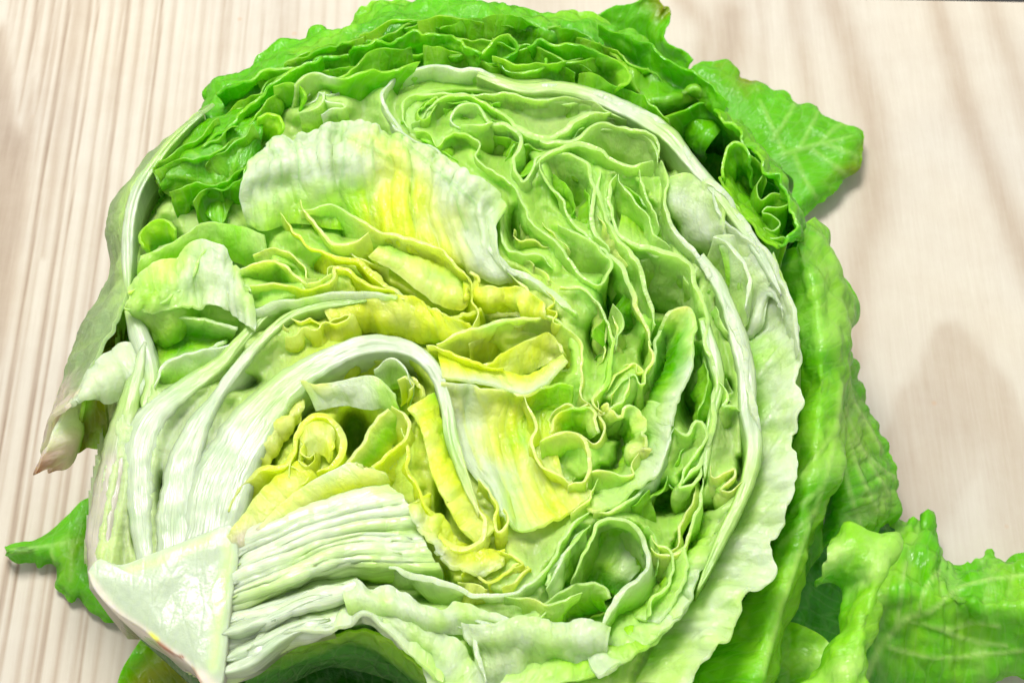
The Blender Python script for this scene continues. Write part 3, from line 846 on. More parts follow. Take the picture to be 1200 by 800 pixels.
# ---- yellow middle
cut(L, '328,250 338,264 355,285 382,298 420,306 432,318 456,338 474,350', 12, ('QYYYQ', 'LYYY', 'GGLL'), th=(0.8, 0.9, 1.5, 1.8, 1.0), lean=(0, -3))
cut(L, '352,236 356,248 370,265 386,281 403,288 418,282 430,271', 11, ('QQQQQ', 'YLLY', 'LGGL'), th=(0.8, 1.0, 1.3, 1.2, 0.8), h=1.0)
cut(L, '352,250 368,247 386,240 402,248 420,262 445,273 470,278 495,283 516,293 530,306 546,321 552,330', 12, ('QPPQQQQY', 'LLLLYYYY', 'GGLLLLLL'), th=(0.7, 0.8, 1.0, 1.2, 1.4, 1.2, 1.0), h=0.6, lean=(0, -5))
loft(L, [(-1, '433,300 460,317 486,337 511,355 540,364 550,352'), (0.4, '440,294 470,308 498,324 524,340 543,350 548,338'), (-4, '445,288 478,296 508,308 530,322 542,336 544,326')], ['QQQQYY', 'QPQPQY', 'LLYYLL'], th=1.2, cr=1.0, cs=0.7)
loft(L, [(-1, '420,308 446,328 472,350 505,366 540,374 562,360'), (-5, '425,318 448,340 474,362 505,378 540,385 566,372'), (-9, '420,330 446,352 474,372 505,390 540,395 566,384')], ['YYQYYY', 'YYYYYY', 'LLLLLL'], th=0.8, cr=1.4, cs=0.6)
cut(L, '276,320 284,311 298,306 320,304 337,312 348,323 358,336 376,332 391,320', 12, ('WQQQQQ', 'LLGGLL', 'GGGGGG'), th=(1.0, 0.9, 0.9, 1.0, 1.2))
cut(L, '278,337 302,330 325,330 345,338 356,343 376,338 393,328 393,315 408,315 420,323 445,336 462,342', 12, ('PQYYQYYY', 'LLLLYYLL', 'GGGGGLLL'), th=(0.8, 0.9, 1.0, 1.4, 1.0))
loft(L, [(0.5, '280,345 298,362 320,353 346,350 372,346 392,342 430,342 466,348'), (-1, '285,360 302,372 326,362 350,357 376,354 400,350 434,350 462,354'), (-6, '292,376 310,380 332,372 355,366 382,362 404,360 436,358 460,362')], ['WWWPWWWP', 'WPPPPWWQ', 'PLLLLQQY'], th=0.9, cr=0.8, cs=0.6)
loft(L, [(-1, '380,362 410,352 446,347 486,348 502,360 522,371 548,378'), (-2, '388,380 418,372 450,370 485,374 510,384 535,392 560,388'), (-7, '400,392 430,390 455,390 480,398 505,404 530,402 556,398')], ['QYQYYYY', 'YYYQYYY', 'YYYYYLL'], th=0.8, cr=1.6, cs=0.6, edge=0.8)
cut(L, '334,388 330,378 340,370 352,374 364,368 378,374 392,368 404,364 415,367 410,376 396,382 382,380 370,388 356,384 346,392 336,390', 7, ('QQYQQYQQ', 'YYYYYYY', 'LLLL'), th=0.6, wob=1.6)
cut(L, '545,322 552,336 551,352 560,368 556,384', 9, ('QYQ', 'YYY', 'LLL'), th=0.8)
loft(L, [(1, '552,318 558,334 572,336 590,338 610,336 630,350 642,364'), (-1, '552,340 564,350 582,352 602,356 622,364 640,376'), (-5, '556,362 570,366 590,368 612,370 632,376 650,386')], ['QYQYQYQ', 'YYYYYY', 'LYYYLL'], th=0.6, cr=2.2, cs=0.45, edge=1.0)
cut(L, '636,340 648,352 640,362 652,366 648,376 658,380', 8, ('QYQ', 'YYY', 'LLL'), th=0.7)
cut(L, '596,318 612,330 624,346 634,352', 8, ('PQQ', 'YYY', 'LLL'), th=0.9)
cut(L, '512,403 532,392 560,387 576,380 610,371 640,368 657,379 672,396 678,420 683,446 679,466 690,474', 14, ('QQPQPQQQ', 'LYYLYYLL', 'OLLLLGGG'), th=(1.0, 1.5, 1.4, 1.0, 0.8, 0.9, 1.0), lean=(-1, -5))
loft(L, [(-3, '545,424 576,425 586,416 606,405 626,396 642,389 651,400 658,413'), (-5, '548,432 578,436 600,426 620,416 640,408 652,414 660,422'), (-7, '552,442 584,446 610,440 634,430 650,424 662,430')], ['QYYYQYQQ', 'YYYQYYQQ', 'LLYYQQQ'], th=0.7, cr=1.2, cs=0.5, edge=0.6)
cut(L, '500,404 530,415 556,423 576,426 590,428', 9, ('QYYY', 'YYYY', 'LLLL'), th=1.0)
# smooth pale cup right of the arc
loft(L, [(-3, '512,412 545,426 580,432 612,440 640,432 660,416'), (-1, '516,430 548,438 584,444 612,452 640,440 664,424'), (0.2, '518,442 550,448 585,454 613,461 632,453 652,437 666,424')], ['YYYYYQ', 'YYQQQQ', 'QWWWWQ'], th=0.8, cr=0.9, cs=0.7)
loft(L, [(0, '518,446 550,450 585,456 613,463 636,456 656,448 672,452'), (-3, '520,468 550,470 585,474 612,474 632,470 650,474 668,478'), (-5, '524,495 550,500 585,505 608,500 620,490 632,486 648,490'), (-4, '536,530 560,540 585,545 605,545 622,528 636,540 658,556'), (-3, '560,560 580,575 600,585 622,588 645,580 662,570 680,566'), (-1, '580,585 596,610 615,620 640,612 660,602 680,590 694,575')],
     ['QWQQYLL', 'QWQYYLL', 'WWQYLYY', 'WWWQQQQ', 'WWPQYYQ', 'PWPQYQQ'], th=0.8, cr=1.0, cs=0.8, name='leaf', ridge=0.9, rk=9, vc='Y', vmix=0.4, vw=2, veins=['560,455 575,500 590,560 600,610', '590,458 602,500 612,560 625,600', '612,470 630,560 650,595', '535,455 545,500 565,550'])
cut(L, '614,462 622,480 627,500 622,520 636,541 658,556 666,568', 8, ('QQQQQ', 'YYYYY', 'LLLL'), th=1.0)
cut(L, '633,516 655,510 676,511 688,526 693,551 686,566 666,569', 10, ('QQQQQ', 'LLLLL', 'LLLL'), th=1.2, h=0.8, lean=(0, -2))
cut(L, '645,492 650,482 662,474 676,478 690,470 700,486 704,505 696,520 684,512', 10, ('QQQQQQ', 'LYLYLL', 'GGGG'), th=0.8, wob=1.4)
loft(L, [(0.5, '640,506 648,488 660,480 680,476 696,486 703,506'), (-3, '650,510 660,500 674,496 688,502 696,512'), (-7, '660,512 670,508 680,508 690,514')], ['QYLLQP', 'YLLLP', 'LLLL'], th=0.6, cr=1.0, cs=0.4, edge=0.8)
loft(L, [(0.5, '712,470 724,486 738,478 752,490 760,512 748,528 764,530'), (-3, '700,482 716,498 732,494 742,504 746,520 738,534 752,545'), (-8, '696,496 712,510 726,510 734,520 732,535 728,548 738,556')], ['QQPQPQQ', 'LLPLLPL', 'GGLGGLG'], th=0.6, cr=2.0, cs=0.45, edge=1.2)
cut(L, '690,570 694,555 712,556 730,560 744,556 740,544 748,530', 9, ('QQPQQ', 'LLLLL', 'GGGG'), th=0.7)
cut(L, '700,470 702,486 716,478 730,470 738,450 740,436', 10, ('QQPQP', 'LLLLL', 'GGG'), th=0.8)
cut(L, '668,600 690,588 692,575 700,560', 8, ('QQL', 'LLL', 'GGG'), th=0.8)

# ---- the heart under the white arc
loft(L, [(-3.5, '290,566 310,518 332,478 360,450 398,434 436,420 466,426 486,442 496,466'), (-7, '280,575 304,520 330,480 362,455 398,442 436,432 464,436 482,452 490,474'), (-13, '290,585 312,535 340,496 370,475 404,462 436,456 458,462 470,476 474,492')], ['LYYYYQYQ', 'YYYYYYYY', 'OLLLLLLL'], th=0.8, cr=1.2, cs=0.5, edge=0.6)
loft(L, [(0, '352,446 372,450 400,446 430,440 448,446 462,462'), (-1, '362,462 385,462 410,458 436,458 452,464 466,478'), (-3, '370,481 390,477 410,476 436,480 452,476 468,492')], ['QQWWPP', 'PWWWPL', 'WWWWPL'], th=0.7, cr=0.7, cs=0.5, edge=0.8)
cut(L, '437,432 452,420 466,426 478,436 484,450', 8, ('WWW', 'PPP', 'LLL'), th=0.7)
cut(L, '466,446 476,440 484,448 478,454', 7, ('QQ', 'YY', 'YY'), th=1.4)
def bud():
    """tight yellow bud in the middle: two rolled leaves and a few curls"""
    cut(L, '340,560 342,532 346,508 356,492 372,487 388,494 396,512 396,532 388,548 372,556', 12, ('QYYYQYY', 'YYYYYY', 'LLLLL'), th=(0.7, 1.4, 2.4, 2.8, 2.4, 1.4), wob=0.4, name='bud_leaf')
    loft(L, [(-1, '350,505 362,493 376,492 388,500 393,514'), (0.6, '352,524 362,512 374,510 384,516 390,528'), (-1, '350,545 360,535 372,532 382,536 386,542')], ['YYYQQ', 'YQQQY', 'YYQYY'], th=0.8, cr=0.8, cs=0.4, name='bud_leaf')
    cut(L, '347,522 352,512 358,520 354,530 362,534 370,526 368,540 358,546 350,538', 7, ('QYQYQ', 'YYYY', 'LLL'), th=0.6, wob=1.2, name='bud_leaf', h=1.0)
    cut(L, '342,545 352,550 362,552 356,562 346,566 340,556', 7, ('QYQ', 'YYY', 'LLL'), th=0.6, wob=1.2, name='bud_leaf', h=0.6)
bud()
cut(L, '268,600 280,572 296,560 312,550 330,545 338,528 342,510 352,494', 9, ('QQQYYYQ', 'YYYYY', 'LLLLL'), th=(1.0, 1.6, 2.4, 2.2, 1.6, 1.0))
loft(L, [(-2, '284,564 299,533 317,506 338,482 356,466'), (-1, '286,566 300,536 318,512 336,492 354,478'), (-3, '296,576 312,548 326,526 340,506 354,494')], ['QYQYQ', 'QQQQQ', 'YYYYY'], th=0.8, cr=1.3, cs=0.3, edge=0.8)
loft(L, [(0, '405,545 415,532 426,517 434,503 441,490 456,480'), (-3, '412,552 424,540 438,526 448,512 458,500 468,492'), (-6, '420,556 434,548 450,536 462,520 472,508 480,500')], ['QQQQQQ', 'LLLLLL', 'YYYYY'], th=0.8, cr=0.6, cs=0.5)
cut(L, '456,478 470,490 476,506 470,524 452,540 436,552 420,560', 10, ('QQYYQ', 'YYYY', 'LLLL'), th=1.2)
loft(L, [(0.5, '300,620 330,590 362,566 392,550 412,542 432,548'), (-0.5, '310,632 345,600 378,580 405,568 430,560 452,556'), (-4, '322,640 352,614 385,594 412,582 436,574 458,568')], ['KQQWWQ', 'WQQYYQ', 'PQQYYY'], th=0.9, cr=0.6, cs=0.6, edge=0.5)
# yellow strip leaning right of the arc, running down to the lower heart
loft(L, [(0, '478,478 492,500 500,530 508,560 522,590 540,620 560,636'), (-0.5, '492,470 504,496 514,530 526,560 540,588 556,612 572,628'), (-3, '506,462 516,492 524,524 536,556 552,580 566,600 584,616')], ['QYQYQYQ', 'YYYYYQQ', 'LYLYYYQ'], th=1.0, cr=1.0, cs=0.5, edge=0.6)
cut(L, '472,500 480,530 476,550 486,570 500,600 512,625 530,640 552,640 566,628 570,610 560,590', 12, ('QYYYYYQQQ', 'YYYYYYYY', 'OLLLLLLL'), th=(1.0, 1.4, 1.0, 1.6, 2.0, 1.8, 1.2))
loft(L, [(0.3, '476,590 480,602 492,618 508,640 528,660 550,672 585,668'), (-0.5, '492,584 496,600 508,618 522,636 540,650 562,656 590,654'), (-3, '500,578 508,598 520,614 534,630 552,640 572,644 592,644')], ['QWQWQWQ', 'YQYYYYQ', 'YYYYYYY'], th=0.9, cr=1.6, cs=0.35, edge=1.6, jag=1.0)
cut(L, '560,560 572,575 580,592 576,610 584,622 594,610 588,596', 9, ('QQYQQ', 'YYYYY', 'LLLL'), th=0.9)
cut(L, '540,672 556,664 572,676 590,668 606,660 622,668', 9, ('YQYQY', 'YYYY', 'LLL'), th=0.8)
cut(L, '572,684 590,676 608,670 620,664 604,682 588,690', 9, ('YQYQY', 'YYYY', 'LLL'), th=0.8)
cut(L, '585,645 602,650 616,662 600,668', 8, ('YQYQ', 'YYYY', 'LLL'), th=0.8)

# ---- lower layers, white and pale
cut(L, '456,664 476,668 498,674 536,689 562,699 582,699 610,689 630,675 650,647 668,620 692,602', 11, ('WWWWWPPP', 'PPPPLLLL', 'GGGGGGG'), th=(2.6, 2.2, 1.6, 1.2, 1.0, 1.0, 1.2), lean=(0, -1))
cut(L, '640,690 652,668 666,648 678,628 688,612', 8, ('PWPP', 'PLL', 'LLL'), th=1.0)
loft(L, [(-1, '636,684 652,660 668,640 684,620'), (-3, '646,692 662,670 676,650 686,634'), (-7, '656,694 668,678 676,664')], ['PWP', 'PLP', 'LLL'], th=0.7, cr=1.0, cs=0.4)
loft(L, [(0, '400,690 418,678 436,690 456,684 476,694 495,708 520,716 545,706 570,712 600,725'), (0.5, '404,705 424,700 445,706 470,710 495,720 522,728 548,724 575,726 602,736'), (-2, '410,722 430,718 455,722 480,730 505,736 530,742 555,744 580,744 604,748')], ['WWWWWWWPWW', 'PWPWWPWPWW', 'PPWPPWPWP'], th=0.7, cr=1.5, cs=0.9, edge=0.8, ridge=0.4, rk=9, jag=1.0)
loft(L, [(-1, '405,700 412,715 440,712 465,718 490,728 520,738 545,756 560,780 575,810'), (-1, '420,720 440,724 462,736 485,748 506,762 524,780 536,800 545,830'), (-4, '428,724 445,732 460,748 482,768 496,785 506,805 515,835')], ['WWWPWWPWW', 'WPWPPWPW', 'WWWWWWPP'], th=0.7, cr=1.5, cs=0.9, edge=0.7, ridge=0.5, rk=8, jag=1.0)
loft(L, [(-1, '290,762 315,748 345,741 375,741 405,736 430,723 456,744 482,768 520,800'), (-3, '310,740 340,726 372,722 402,716 428,708 456,722 488,744 520,770'), (-6, '330,722 350,712 380,708 405,702 430,700 460,710 490,726 520,750')], ['WWWWWWWPP', 'WWWWWWWP', 'PPPPPWWP'], th=0.9, cr=1.0, cs=0.8)
loft(L, [(0, '540,728 575,732 610,722 645,730 680,726 715,735'), (0, '548,752 580,750 615,745 650,752 684,748 712,752'), (-3, '560,775 592,775 625,770 655,772 686,768 712,768'), (-5, '560,810 592,808 625,800 655,798 686,788 712,780')], ['WWPWWP', 'WPWPWW', 'PWPPWP', 'WWPPPL'], th=0.9, cr=1.8, cs=0.8, edge=1.0)
cut(L, '520,722 548,740 560,764 566,800', 10, ('WWW', 'PPP', 'LLL'), th=1.4)
cut(L, '640,716 618,728 590,730 566,724 548,712', 9, ('PWWWW', 'LPPP', 'GGLL'), th=1.2)
cut(L, '590,704 610,708 622,706 640,712 660,700 680,688', 9, ('PQPP', 'LLLL', 'GGGG'), th=0.9)
loft(L, [(-1, '700,790 735,776 768,750 795,725 808,706'), (-3, '690,772 722,756 752,735 778,712 792,694'), (-6, '690,755 716,740 744,722 765,704')], ['WPLPW', 'PLLLP', 'LLLL'], th=0.8, cr=1.2, cs=0.5, jag=1.0)
loft(L, [(-2, '575,812 620,806 665,800 705,790'), (-3, '590,795 630,788 668,780 704,770'), (-7, '600,780 635,774 668,766 700,758')], ['WPPL', 'PPLL', 'PPLL'], th=0.8, cr=1.2, cs=0.6)

# ---- upper left: folded pale leaves over the ribs
loft(L, [(1, '150,335 170,318 200,302 222,288 240,284 262,295 278,316 290,340'), (1.5, '148,352 175,348 205,335 232,318 255,318 276,336 296,356'), (0, '145,362 175,366 205,362 235,358 262,362 285,378 300,388')],
     ['PPQPWWPP', 'PLPWWWP', 'PPPPWWW'], th=0.7, cr=1.8, cs=0.8, edge=1.0, ridge=1.5, rk=10)
cut(L, '146,361 165,364 185,360 200,350 214,334 226,316 236,300 244,290', 9, ('PPPPPP', 'LLLLLL', 'GGGG'), th=1.2, h=1.5)
cut(L, '150,342 166,336 184,346 178,356 166,358', 9, ('QLQL', 'LLL', 'GGG'), th=0.8, h=1.5)
loft(L, [(-3, '165,300 200,285 235,262 262,262 290,268 310,276'), (-5, '160,318 195,302 232,284 262,282 290,292 312,300'), (-9, '160,336 195,320 232,304 262,300 290,312 312,318')], ['PPPPMP', 'LLLMMP', 'LLLLL'], th=0.8, cr=1.2, cs=0.8, edge=0.5)
loft(L, [(-4, '166,290 164,274 176,260 192,257 206,268'), (-6, '172,296 172,284 182,274 194,272 208,280'), (-9, '176,302 180,294 190,288 200,288 212,292')], ['LLLL', 'LLLL', 'GGGG'], th=0.7, cr=0.8, cs=0.4)
loft(L, [(-2, '180,368 215,372 248,378 278,386'), (-8, '182,392 215,392 245,394 272,396'), (-8, '186,420 212,408 240,404 268,398'), (-3, '184,440 205,424 232,414 262,402')], ['PPPW', 'LGGL', 'LGLM', 'PPWW'], th=0.7, cr=0.6, cs=0.8)
cut(L, '182,452 186,436 200,424 232,414 262,402 280,390', 9, ('WWWW', 'LLLL', 'OOOO'), th=1.0)
rib(L, '152,362,7 162,390,12 172,420,13 176,450,11 168,480,9', 20, 'PWWPP', h=-2, p=2.2, hh=0.9)
# white peeled flap and the olive pocket below it
loft(L, [(-4, '80,475 95,452 112,430 130,412 148,402 162,410'), (-2, '92,470 108,456 124,444 140,436 156,438 168,450'), (-6, '100,464 116,462 128,470 142,468 154,474 162,490')], ['WWWWWW', 'WWWWWW', 'WWWWPP'], th=1.2, cr=1.0, cs=0.6, edge=0.6)
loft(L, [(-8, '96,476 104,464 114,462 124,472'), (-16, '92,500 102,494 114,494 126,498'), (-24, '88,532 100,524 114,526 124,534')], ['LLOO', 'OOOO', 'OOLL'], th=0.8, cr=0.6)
# outermost leaf on the left, seen from outside
loft(L, [(-3, '250,122 215,148 182,186 160,220 148,260 147,300 149,345 130,385 116,412 98,450 78,478'), (-12, '232,135 200,160 168,195 142,228 134,262 136,300 132,340 110,385 96,420 78,465 62,495'), (-26, '236,148 205,172 172,205 142,238 130,268 132,305 128,338 104,376 88,412 70,468 50,530'), (-40, '250,175 220,195 185,225 158,255 148,285 150,318 142,350 122,388 106,425 88,480 66,545')],
     ['SPSPPPPSSSK', 'MSSSSSSSSKK', 'GSSSSSSSSKK', 'GMSSSSSSSKB'], th=0.9, cr=0.9, cs=1.2, rimmix=0.2)
rib(L, '238,132,3 208,158,5 180,192,6 162,220,7 152,255,7 149,300,7 150,345,6', 10, 'SPPWWWP', h=-2, p=2.0, hh=0.9)
loft(L, [(-10, '78,478 66,500 52,530 40,556'), (-14, '98,472 92,500 84,520 62,545'), (-22, '96,500 92,525 78,545 56,552')], ['WWKB', 'WPKK', 'OLKB'], th=0.9, cr=0.6)
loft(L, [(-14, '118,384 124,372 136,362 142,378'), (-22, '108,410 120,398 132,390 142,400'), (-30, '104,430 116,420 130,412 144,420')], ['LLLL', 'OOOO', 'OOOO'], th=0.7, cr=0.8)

# ---- folded leaf tissue between the rims
BLOBS = [(430, 180, 'P'), (330, 270, 'L'), (380, 300, 'L'), (450, 320, 'Y'), (520, 330, 'Y'), (600, 345, 'Y'), (640, 380, 'Q'), (560, 400, 'Y'), (480, 370, 'Y'), (400, 370, 'Y'), (320, 330, 'L'), (250, 320, 'P'),
         (210, 400, 'L'), (170, 520, 'W'), (230, 520, 'W'), (300, 450, 'P'), (380, 470, 'Y'), (330, 540, 'Y'), (450, 530, 'Y'), (500, 550, 'Y'), (560, 520, 'Q'), (600, 600, 'Q'), (540, 650, 'Y'), (650, 560, 'L'),
         (690, 500, 'L'), (730, 520, 'L'), (720, 440, 'L'), (690, 400, 'L'), (720, 350, 'D'), (760, 330, 'G'), (650, 300, 'L'), (600, 280, 'L'), (560, 190, 'L'), (590, 165, 'G'), (540, 120, 'G'), (640, 130, 'M'),
         (670, 210, 'G'), (730, 170, 'M'), (740, 240, 'L'), (760, 280, 'M'), (800, 250, 'P'), (820, 310, 'M'), (850, 350, 'M'), (790, 400, 'G'), (820, 460, 'G'), (850, 500, 'M'), (780, 580, 'G'), (820, 600, 'L'),
         (800, 680, 'L'), (720, 660, 'M'), (690, 700, 'G'), (640, 680, 'M'), (600, 740, 'P'), (520, 720, 'P'), (440, 720, 'W'), (400, 690, 'O'), (350, 720, 'P'), (460, 640, 'P'), (350, 640, 'W'), (740, 740, 'L'), (660, 780, 'P')]

def frills():
    """thin ruffled layers packed beside the traced ones"""
    rs = np.random.RandomState(23)
    fc = np.concatenate(FACES); fp = seen_at(fc)
    taken = set((int(x // 6), int(y // 6)) for x, y in fp)
    for q in list(CUTS):
        ln = arc(q)[-1]
        for k in range(int(ln / 105) + 1):
            seg = rs.uniform(34, 100)
            a = rs.uniform(0, max(1, ln - seg)) / ln; b = min(1, a + seg / ln)
            u = np.linspace(a, b, 7) * (len(q) - 1)
            c = np.stack([np.interp(u, np.arange(len(q)), q[:, d]) for d in (0, 1)], 1)
            tg = np.gradient(c, axis=0); tg /= np.linalg.norm(tg, axis=1)[:, None] + 1e-6
            off = rs.choice([-1, 1]) * rs.uniform(5, 14)
            c = c + np.stack([-tg[:, 1], tg[:, 0]], 1) * (off + np.cumsum(rs.uniform(-2.2, 2.2, 7)))[:, None]
            mid = c[3]
            if inside(c[3:4], OUTLINE, 1.0)[0] < 0.6 or any((int(x // 6), int(y // 6)) in taken for x, y in c[[1, 3, 5]]):
                continue
            if inside(c[3:4], '100,660 130,440 240,420 330,350 470,350 540,430 548,590 480,580 480,690 400,740 250,820 150,760', 1.0)[0] > 0.5:
                continue
            d = [((mid[0] - x) ** 2 + (mid[1] - y) ** 2, z) for x, y, z in BLOBS]
            z = min(d)[1]
            rim = {'Y': 'Q', 'L': 'Q', 'G': 'M', 'D': 'M', 'M': 'P', 'P': 'W', 'W': 'W', 'Q': 'Q', 'O': 'P'}[z]
            hh = rs.uniform(-3.2, -0.8)
            cut(L, ' '.join('%.1f,%.1f,%.2f' % (x, y, hh + rs.uniform(-0.8, 0.8)) for x, y in c), rs.uniform(6, 9), (rim, z, z), th=rs.uniform(0.5, 0.9), wob=1.8, name='frill', res=2.6, curl=1.4)
def folds():
    from mathutils import kdtree
    dark = [(588, 168, 24, 11, 11), (615, 198, 8, 11, 9), (668, 214, 15, 30, 12), (700, 164, 22, 11, 9), (690, 306, 24, 12, 10), (726, 352, 17, 42, 13), (572, 276, 8, 20, 8),
            (606, 268, 9, 22, 6), (560, 416, 26, 11, 9), (416, 512, 20, 30, 13), (455, 411, 22, 6, 6), (815, 462, 14, 42, 12), (850, 458, 6, 13, 8), (811, 562, 12, 10, 8), (780, 586, 26, 14, 8),
            (325, 322, 20, 9, 7), (384, 312, 14, 9, 5), (212, 432, 42, 14, 9), (284, 448, 22, 7, 6), (277, 416, 8, 9, 5), (212, 388, 26, 18, 7), (534, 700, 50, 6, 6), (396, 690, 26, 7, 8),
            (518, 592, 7, 30, 8), (470, 602, 16, 8, 8), (710, 702, 10, 8, 10), (655, 735, 20, 8, 8), (783, 188, 5, 20, 6), (700, 400, 10, 20, 8), (760, 420, 8, 20, 8), (505, 376, 10, 5, 4), (546, 118, 30, 8, 7),
            (530, 690, 30, 6, 5), (820, 610, 14, 20, 5), (158, 600, 4, 40, 8), (190, 585, 3, 30, 6)]
    blobs = BLOBS
    pts = np.concatenate(RIMS)
    kd = kdtree.KDTree(len(pts))
    for i, q in enumerate(pts): kd.insert((q[0], q[1], 0), i)
    kd.balance()
    fc = np.concatenate(FACES); fp = seen_at(fc); fh = (fc[:, 2] - ZC - SLOPE * fc[:, 1]) * 10
    cell = {}
    for (x, y), h in zip(fp, fh):
        k = (int(x // 5), int(y // 5))
        if h < cell.get(k, 99): cell[k] = h
    st = 2.6
    xs = np.arange(96, 950, st); ys = np.arange(70, 866, st)
    X, Y = np.meshgrid(xs, ys); P = np.stack([X.ravel(), Y.ravel()], 1)
    ins = inside(P, OUTLINE, 2.0).reshape(X.shape)
    H = np.full(X.shape, -12.0); D = np.zeros(X.shape)
    for i in range(X.shape[0]):
        for j in range(X.shape[1]):
            if ins[i, j] < 0.02: continue
            co, k, d = kd.find((X[i, j], Y[i, j], 0))
            if co[1] > Y[i, j]: d *= 1.0 + 0.5 * min(1, (co[1] - Y[i, j]) / (d + 1e-6))
            D[i, j] = d
    # depth of the valleys by place
    c = np.linalg.norm((P - np.array([470, 470])) / np.array([1.15, 1.0]), axis=1).reshape(X.shape)
    amp = np.interp(c, [0, 150, 260, 420], [2.2, 2.6, 3.6, 4.4]) * np.interp(Y, [640, 720], [1, 0.7])
    t = D / 17.0
    H = -1.0 - amp * (t * t / (t * t + 0.6)) * 1.5
    for x, y, rx, ry, dep in dark:
        r = np.sqrt(((X - x) / rx) ** 2 + ((Y - y) / ry) ** 2)
        H -= 1.8 * dep * np.exp(-np.clip(r, 0, 4) ** 3)
    W0 = at(P, np.full(len(P), -4.0)).reshape(*X.shape, 3)
    H += 1.7 * noise(W0 / 0.75 + 3) * np.clip(t, 0, 1) + 1.3 * np.abs(noise(W0 / 0.34 + 8)) * np.clip(t * 1.5, 0, 1) + 0.32 * noise(W0 / 0.14)
    low = np.full(X.shape, 99.0)
    for i in range(X.shape[0]):
        for j in range(X.shape[1]):
            k = (int(X[i, j] // 5), int(Y[i, j] // 5))
            v = 99
            for a in (-1, 0, 1):
                for b in (-1, 0, 1):
                    v = min(v, cell.get((k[0] + a, k[1] + b), 99))
            low[i, j] = v
    H = np.minimum(H, low - 1.6)
    for _ in range(2):
        Hp = np.pad(H, 1, mode='edge')
        H = 0.4 * H + 0.15 * (Hp[:-2, 1:-1] + Hp[2:, 1:-1] + Hp[1:-1, :-2] + Hp[1:-1, 2:])
    H = H * ins + -16 * (1 - ins)
    V = at(P, H.ravel())
    bl = np.array([b[:2] for b in blobs], float); bc = np.array([PAL[b[2].translate(str.maketrans('GDLM', 'MGZP'))] for b in blobs])
    w = 1 / (((P[:, None, :] - bl[None]) ** 2).sum(2) + 300) ** 1.8
    C = (w @ bc) / w.sum(1)[:, None]
    C = 0.72 * C + 0.28 * PAL['P']
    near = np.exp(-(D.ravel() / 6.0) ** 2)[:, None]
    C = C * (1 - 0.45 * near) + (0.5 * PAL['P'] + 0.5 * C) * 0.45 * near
    keep = ins > 0.02
    n = X.shape[1]
    idx = -np.ones(X.size, int); kk = np.where(keep.ravel())[0]
    idx[kk] = np.arange(len(kk))
    F = []
    for i in range(X.shape[0] - 1):
        for j in range(n - 1):
            a = i * n + j
            f = (idx[a], idx[a + n], idx[a + n + 1], idx[a + 1])
            if min(f) >= 0: F.append(tuple(int(q) for q in f))
    V = V[kk]
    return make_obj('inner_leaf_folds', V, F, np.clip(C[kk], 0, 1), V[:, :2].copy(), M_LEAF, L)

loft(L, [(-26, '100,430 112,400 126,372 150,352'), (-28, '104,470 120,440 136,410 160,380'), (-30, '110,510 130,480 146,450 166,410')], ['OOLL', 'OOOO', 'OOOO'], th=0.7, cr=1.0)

# ---- green leaves still attached round the top and right
def green(rows, cols, parent=L, **kw):
    kw.setdefault('cr', 2.2); kw.setdefault('cs', 1.2); kw.setdefault('octs', 3); kw.setdefault('mat', M_GREEN); kw.setdefault('rimmix', 0.0); kw.setdefault('edge', 1.0)
    return loft(parent, rows, cols, **kw)

# back sheet along the top outline
green([(-20, '236,140 248,118 257,102 272,82 300,62 345,44 402,28 424,12 470,-4 520,-8 565,0 640,13 700,20 750,44 800,90 850,130'),
       (-10, '220,165 245,142 275,112 305,90 345,70 400,52 450,36 510,26 570,22 640,36 700,48 750,78 795,120 840,160'),
       (-14, '210,195 245,172 285,140 320,115 360,92 410,75 460,62 520,56 580,54 640,66 700,80 750,104 790,140 830,180'),
       (-22, '215,225 260,200 300,165 340,135 380,115 420,98 470,88 520,84 580,86 640,96 700,110 750,130 790,160 822,200')],
      ['GGGGMGGGMGGD', 'GGGMGGGMGGGG', 'DGGGDGGGDDGG', 'DDDDDDDDDDDD'], cr=3.0, cs=1.0, jag=1.0, th=0.6, name='outer_leaf')
# folded green leaf, upper left, with pointed tips
green([(-5, '180,196 205,168 232,150 262,134 290,122 306,116'), (-1, '182,206 212,184 238,174 264,164 290,156 308,146'), (-2, '188,220 216,204 240,200 262,194 286,186 306,170'), (-5, '184,208,-4 206,232 236,246 258,264 270,242 306,186')],
      ['GMGGGG', 'MMGGGG', 'GGGGGD', 'MMGMGD'], cr=1.6, cs=0.9, edge=0, jag=0, name='outer_leaf', veins=['196,206 225,210 255,220', '225,180 250,200 258,250', '290,150 276,190 262,240'], vc='M', vmix=0.4)
green([(0, '236,172 264,150 290,122 324,94 360,76 378,66'), (-5, '240,184 268,164 294,140 326,112 358,94 380,84'), (-12, '244,198 272,180 296,160 328,132 356,114 382,100')], ['MGMGMG', 'GGGGGG', 'DDDDDD'], cr=1.4, cs=0.7, name='outer_leaf')
green([(-4, '254,112 280,100 302,86 324,79 350,82 372,74 398,66'), (-10, '262,122 286,112 306,98 328,92 350,94 374,86 400,76'), (-18, '270,132 290,124 310,110 330,106 352,106 376,98 400,88')], ['GGMMMGG', 'DGDDGGG', 'DDDDDDD'], cr=1.6, cs=0.7, name='outer_leaf')
green([(-3, '240,186 262,168 284,150 292,140'), (-6, '246,196 266,184 284,170 296,160'), (-8, '252,196,-8 262,194 280,186 300,178')], ['GMGG', 'GGGG', 'MGGD'], cr=1.2, cs=0.6, name='outer_leaf')
